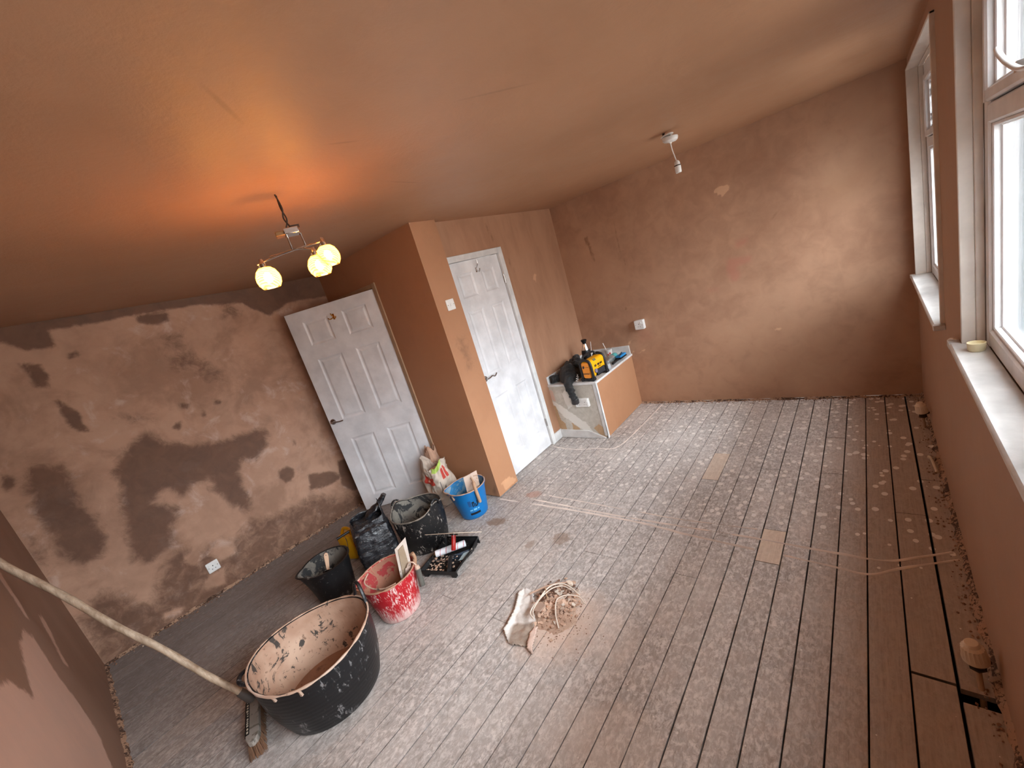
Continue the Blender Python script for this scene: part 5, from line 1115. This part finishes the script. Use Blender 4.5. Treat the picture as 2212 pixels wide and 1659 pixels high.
text('brand_lettering', 'DEWALT', .021, Mend, M_rb, ep_, bold=.0006)
text('small_lettering', 'BLUETOOTH', .0065, Mra @ fr((.018, -.1246, .142), (1, 0, 0), (0, 0, 1), (0, -1, 0)), M_rb, ra_)
b = MB(); b.prism([(-.034, .130), (-.022, .126), (-.016, .136), (-.010, .148), (-.020, .158), (-.030, .156), (-.036, .146)], 0, .0006, M=Mra @ fr((0, -.1243, 0), (1, 0, 0), (0, 0, 1), (0, -1, 0))); b.build('emblem', M_rb, ep_)
text('front_lettering', 'DEWALT', .013, Mra @ fr((.0636, .02, .108), (0, 1, 0), (0, 0, 1), (1, 0, 0)), M_rb, ra_, bold=.0004)
# vacuum flask
fl = thing('vacuum_flask', 'tall black flask with silver shoulder standing behind the radio', 'flask', (-2.385, 3.82, ZT))
Mf = Matrix.Translation((-2.385, 3.82, ZT)) @ Matrix.Rotation(.05, 4, 'Y')
b = MB(); b.lathe([(0, 0), (.046, 0), (.049, .005), (.049, .17), (.044, .195), (0, .195)], 28, None, Mf); b.build('body', M_black, fl)
b = MB(); b.lathe([(.043, .195), (.040, .205), (.028, .252), (.024, .262), (0, .262)], 28, None, Mf); b.build('shoulder', plain('polished_silver', (214, 212, 210), .15, 1), fl)
b = MB(); b.lathe([(.020, .262), (.020, .272), (.030, .290), (.032, .304), (.026, .308), (0, .308)], 24, None, Mf); b.build('stopper', M_black, fl)
# jacket
def cloth_mat():
    t = NT('dusty_black_cloth'); n = t.noise(12, 6, .65, dist=.8); n2 = t.noise(120, 3); c = t.mix(t.ramp(n, .5, .75), (.006, .006, .006), (.030, .026, .025)); t.bsdf(c, .75, bump=t.math('ADD', n, t.math('MULTIPLY', n2, .1)), bstr=.7, bdist=.012, Sheen_Weight=.15); return t.m
M_cl = cloth_mat()
jk = thing('jacket', 'crumpled black jacket heaped on the boxing with a sleeve hanging down', 'jacket', (-2.42, 3.45, ZT))
vs = []; fs = []; n = 56; m = 20
for j in range(m + 1):
    u = j / m
    for i in range(n):
        a = 2 * PI * i / n; rr = math.sin(u * PI / 2); x = math.cos(a) * rr * .135 * (1.0 if u < 1 else 0.96); y = math.sin(a) * rr * .235
        f = noise.noise(Vector((x * 14, y * 14, 3))) * .028 + abs(noise.noise(Vector((x * 30 + 5, y * 22, 9)))) * .022
        z = (.155 * math.cos(u * PI / 2) ** .75) * (1 + .25 * (y > 0) * y / .2) + f * (1 - u ** 4)
        vs.append((-2.405 + x * 1.0 + .02 * noise.noise(Vector((a * 2, u * 3, 1))) * u - y * .18, 3.520 + y, ZT + max(.001, z) if j < m else ZT + .001))
for j in range(m):
    for i in range(n): fs.append((j * n + i, (j + 1) * n + i, (j + 1) * n + (i + 1) % n, j * n + (i + 1) % n))
b = MB(); b.add(vs, fs); b.build('torso_cloth', M_cl, jk, ang=80)
def sleeve(name, pts, rs, seed):
    P = smooth_path(pts, 8); L_ = len(P); R = []
    for i in range(L_):
        u = i / (L_ - 1) * (len(rs) - 1); k = min(int(u), len(rs) - 2); R.append(rs[k] + (rs[k + 1] - rs[k]) * (u - k) + .004 * math.sin(i * 1.7 + seed))
    b = MB(); b.tube(P, R, 16); b.v = [v + Vector((noise.noise(v * 28 + Vector((seed, 0, 0))), noise.noise(v * 28 + Vector((0, seed, 0))), noise.noise(v * 28 + Vector((0, 0, seed))))) * .015 for v in b.v]
    return b.build(name, M_cl, jk, ang=80)
sleeve('sleeve', [(-2.36, 3.42, ZT + .09), (-2.335, 3.335, ZT + .055), (-2.315, 3.255, ZT + .000), (-2.290, 3.235, ZT - .09), (-2.272, 3.232, ZT - .155)], [.056, .052, .043, .036, .031], 1)
sleeve('sleeve', [(-2.42, 3.52, ZT + .06), (-2.47, 3.42, ZT + .055), (-2.525, 3.34, ZT + .043), (-2.545, 3.315, ZT + .038)], [.050, .044, .036, .036], 4)
b = MB(); b.cap = False; b.lathe([(.030, .012), (.037, .010), (.038, -.028), (.034, -.034), (.024, -.030), (.016, -.010)], 20, None, frame((-2.270, 3.232, ZT - .165), (1, .1, -.1), (-.12, .0, 1))); b.build('cuff', plain('worn_black_cuff', (48, 45, 46), .6), jk)
b = MB(); b.cap = False; b.lathe([(.028, -.01), (.040, 0), (.044, .02), (.040, .05)], 20, None, frame((-2.550, 3.310, ZT + .044), (1, -.5, 0), (.55, 1, .0))); b.build('collar_roll', M_cl, jk)
for k, (p0, p1) in enumerate((((-2.37, 3.58, ZT + .155), (-2.30, 3.44, ZT + .13)), ((-2.45, 3.70, ZT + .13), (-2.40, 3.60, ZT + .16)))): sleeve('cloth_fold', [p0, tuple((Vector(p0) + Vector(p1)) / 2 + Vector((.02, 0, .015))), p1], [.03, .036, .026], k + 7)
b = MB(); b.sphere((-2.355, 3.56, ZT + .165), .022, 10, sc=(1, 1.4, .9)); b.build('lining_patch', plain('dusty_pink_lining', (150, 118, 108), .8), jk); b = MB(); b.sphere((-2.36, 3.50, ZT + .140), .02, 10, sc=(1, 1.5, .6)); b.build('teal_lining', plain('dull_teal_lining', (84, 104, 104), .8), jk)
b = MB(); random.seed(2)
b.tube(smooth_path([(-2.235 + .012 * math.sin(k * 2.1), 3.30 + .012 * math.cos(k * 1.7) + k * .003, ZT + .006 + .006 * k) for k in range(12)], 3), .0026, 6); tag(b.build('tangled_cord', plain('pale_cord', (190, 186, 180), .5)), 'tangled pale cord beside the radio on the boxing front edge', 'cord')
# cups
M_cup = plain('white_paper_cup', (232, 226, 218), .6); M_straw = plain('white_straw', (240, 236, 230), .4)
def cup(p, label, straws, emblem):
    r = thing('paper_cup', label, 'cup', (p[0], p[1], ZT), group=None); Mc = Matrix.Translation((p[0], p[1], ZT))
    b = MB(); b.lathe([(0, 0), (.030, 0), (.031, .003), (.043, .098), (.045, .100), (.044, .103), (.041, .100), (.029, .006), (0, .005)], 28, None, Mc); cb_ = b.build('cup_body', M_cup, r)
    b = MB(); b.lathe([(.0455, .100), (.046, .106), (.041, .110), (0, .110)], 28, None, Mc); ld_ = b.build('lid', plain('clear_plastic_lid', (214, 210, 206), .15, Alpha=.45), r)
    for q0, q1, rr in straws:
        b = MB(); b.cyl(Mc @ Vector(q0), Mc @ Vector(q1), rr, n=8); b.build('straw', M_straw, ld_)
    if emblem:
        for aa, ww, zz, hh in ((-.75, .12, .048, .022), (-1.35, .10, .040, .018)):
            b = MB(); vs = []
            for zq in (zz, zz + hh):
                for k in range(5): a = aa + ww * (k - 2); R_ = .0302 + zq * .128 + .0006; vs.append(Mc @ Vector((R_ * math.cos(a), R_ * math.sin(a), zq)))
            b.add(vs, [(k, k + 1, k + 6, k + 5) for k in range(4)]); b.build('red_logo', M_pred, cb_)
    return r
cup((-2.245, 4.065), 'white paper cup with red marks and a straw, beside the clear bottle', [((.0, 0, .02), (-.035, -.02, .185), .004)], True)
cup((-2.475, 4.055), 'white paper cup mostly hidden behind the radio, two straws up', [((.0, 0, .02), (-.012, -.01, .175), .004), ((.012, 0, .02), (.03, .02, .215), .003)], False)
# clear bottle lying down with teal label
bo_ = thing('water_bottle', 'clear plastic bottle with teal label lying on the boxing', 'bottle', (-2.13, 3.95, ZT))
Mbo = frame((-2.125, 3.775, ZT + .036), (0, 0, 1), (-.12, 1, .06))
def pet():
    t = NT('clear_bottle_plastic'); b_ = t.n('BsdfTransparent'); t.set(b_, 0, (.86, .90, .90, 1)); g_ = t.n('BsdfGlossy'); t.set(g_, 'Roughness', .08); d_ = t.n('BsdfDiffuse'); t.set(d_, 0, (.7, .76, .76, 1))
    m1 = t.n('MixShader'); t.set(m1, 0, .22); t.t.links.new(b_.outputs[0], m1.inputs[1]); t.t.links.new(d_.outputs[0], m1.inputs[2]); m2 = t.n('MixShader'); lw = t.n('LayerWeight'); t.set(lw, 0, .35)
    t.t.links.new(lw.outputs[1], m2.inputs[0]); t.t.links.new(m1.outputs[0], m2.inputs[1]); t.t.links.new(g_.outputs[0], m2.inputs[2]); t.t.links.new(m2.outputs[0], t.out.inputs[0]); return t.m
b = MB(); b.lathe([(.0001, .010), (.013, .010), (.014, .025), (.024, .055), (.033, .085), (.034, .12), (.032, .14), (.034, .16), (.034, .25), (.030, .262), (0.0001, .258)], 28, None, Mbo); b.build('bottle_body', pet(), bo_)
b = MB(); b.cyl(Mbo @ Vector((0, 0, -.006)), Mbo @ Vector((0, 0, .012)), .0155, n=20); b.build('cap', plain('grey_clear_cap', (170, 176, 178), .3), bo_)
b = MB(); b.cap = False; b.lathe([(.0346, .155), (.0346, .235)], 28, None, Mbo); b.build('label_wrap', plain('teal_label', (86, 178, 176), .4), bo_)
b = MB(); b.cap = False
for q in range(4):
    vs = [];
    for zz in (.168 + q * .016, .176 + q * .016):
        for k in range(9): a = -1.3 + k * .16; vs.append(Mbo @ Vector((.0352 * math.cos(a), .0352 * math.sin(a), zz)))
    b.add(vs, [(k, k + 1, k + 10, k + 9) for k in range(0, 8, 2)] + [(k, k + 1, k + 10, k + 9) for k in range(1, 8, 4)])
b.build('white_print', M_plastic, bo_)
sp = thing('sponge_float', 'blue and black sponge float at the window end of the boxing top', 'float', (-2.075, 3.93, ZT))
Msp = Matrix.Translation((-2.066, 3.985, ZT)) @ Matrix.Rotation(-.05, 4, 'Z')
b = MB(); b.rbox((.060, .13, .022), .006, 3, M=Msp @ Matrix.Translation((0, 0, .040)), ey=.004); b.build('sponge', plain('bright_blue_foam', (40, 140, 206), .8), sp)
b = MB(); b.rbox((.064, .15, .010), .003, 2, M=Msp @ Matrix.Translation((0, -.004, .020))); b.build('base', M_black, sp)
b = MB(); b.tube([Msp @ Vector((.0, -.20, .012)), Msp @ Vector((0, -.10, .016)), Msp @ Vector((.0, -.02, .020))], [.013, .011, .013], 10); b.build('handle', M_black, sp)
b = MB(); b.box((-.006, -.075, .0525), (.006, .082, .0545), M=Msp @ Matrix.Rotation(.35, 4, 'Z')); b.build('groove', M_black, sp)
b = MB(); b.rbox((.035, .05, .055), .012, 3, M=Matrix.Translation((-2.062, 3.66, ZT + .028)), ey=.006); tag(b.build('battery_charger', plain('pale_grey_plastic', (176, 180, 184), .4)), 'small pale grey plastic piece beside the radio', 'device')

# ================================================================== PIPES, VALVES, POT
M_cream = plain('cream_aged_plastic', (222, 204, 180), .5, var=.08); M_pipe = plain('painted_pipe', (170, 140, 112), .6)
def valve(x, y, top, label, s=1.0, base=0.0, bend=None):
    r = thing('radiator_valve', label, 'valve', (x, y, 0)); Mv = frame((x, y, top - .075 * s), (1, .1, .15), (-.18, -.05, 1)); b = MB()
    k = 36; prof = [(0, .075), (.017, .075), (.020, .070), (.021, .062), (.030, .055), (.033, .020), (.035, .010), (.034, .0), (0, .0)]
    def wv(a, r_, z, xx, yy):
        if .015 < z < .058 and int(round(a / (2 * PI / k))) % 2: return xx * .91, yy * .91, z
        return xx, yy, z
    b.lathe([(p * s, z * s) for p, z in prof], k, None, Mv, wob=lambda a, r_, z, xx, yy: wv(a, r_, z / s, xx, yy)); b.build('thermostat_head', M_cream, r, ang=30)
    b = MB(); b.cyl(Mv @ Vector((0, 0, -.028 * s)), Mv @ Vector((0, 0, .0)), .019 * s, .021 * s, n=16); b.cyl(Mv @ Vector((-.0, 0, -.034 * s)), Mv @ Vector((0, 0, -.026 * s)), .024 * s, n=6); b.cyl(Mv @ Vector((0, 0, -.012)), Mv @ Vector((.034 * s, .012, -.010)), .012 * s, n=12); b.build('valve_body', plain('tarnished_valve', (70, 58, 46), .5, .6), r)
    b = MB(); p = bend or [(x + .004, y, top - .10 * s), (x + .010, y, base)]; b.tube(smooth_path([Mv @ Vector((0, 0, -.03 * s))] + p, 5), .0085, 10); b.build('pipe', M_pipe, r); return r
valve(.192, 1.612, .158, 'cream ribbed radiator valve over the open floor hole by the window wall', 1.0, bend=[(.197, 1.600, .030), (.200, 1.560, -.02), (.203, 1.535, -.10)])
valve(.205, 3.60, .178, 'small cream radiator valve in the far corner by the window wall', .95, base=.001)
b = MB(); b.tube(smooth_path([(.200, 3.17, .004), (.206, 3.12, .022), (.214, 3.03, .020), (.220, 2.99, .004)], 6), .0075, 10); tag(b.build('pipe_stub', M_cream), 'bent cream pipe stub on the floor below the far window', 'pipe')
b = MB(); b.lathe([(0, 0), (.020, 0), (.0235, .006), (.0245, .026), (.025, .031), (.0215, .0315), (.020, .022), (0, .021)], 28, None, Matrix.Translation((.272, 2.140, W1[2] + .0005))); tag(b.build('candle_pot', plain('cream_wax', (226, 214, 176), .45)), 'small round cream pot in the corner of the near window sill', 'pot')
# dark floor splash scrapes and small marks
for k, (p, r_) in enumerate((((-.018, 2.55), .02), ((.10, 2.86), .018))): pass
GROUPS = {'cable_offcut': 'white cable offcuts on the rubble heap', 'paper_cup': 'paper cups on the boxing top', 'radiator_valve': 'radiator valves along the window wall', 'bucket': 'builders buckets by the damp wall',
          'rubber_tub': 'black rubber tubs on the floor', 'plaster_bag': 'paper plaster bags against the pier', 'socket': 'white sockets and boxes on the walls', 'plastering_trowel': 'trowels standing in the buckets', 'wood_splinter': 'wood splinters in the rubble'}
for o in COL.objects:
    k = o.name.split('.')[0]
    if o.parent is None and k in GROUPS: o['group'] = GROUPS[k]
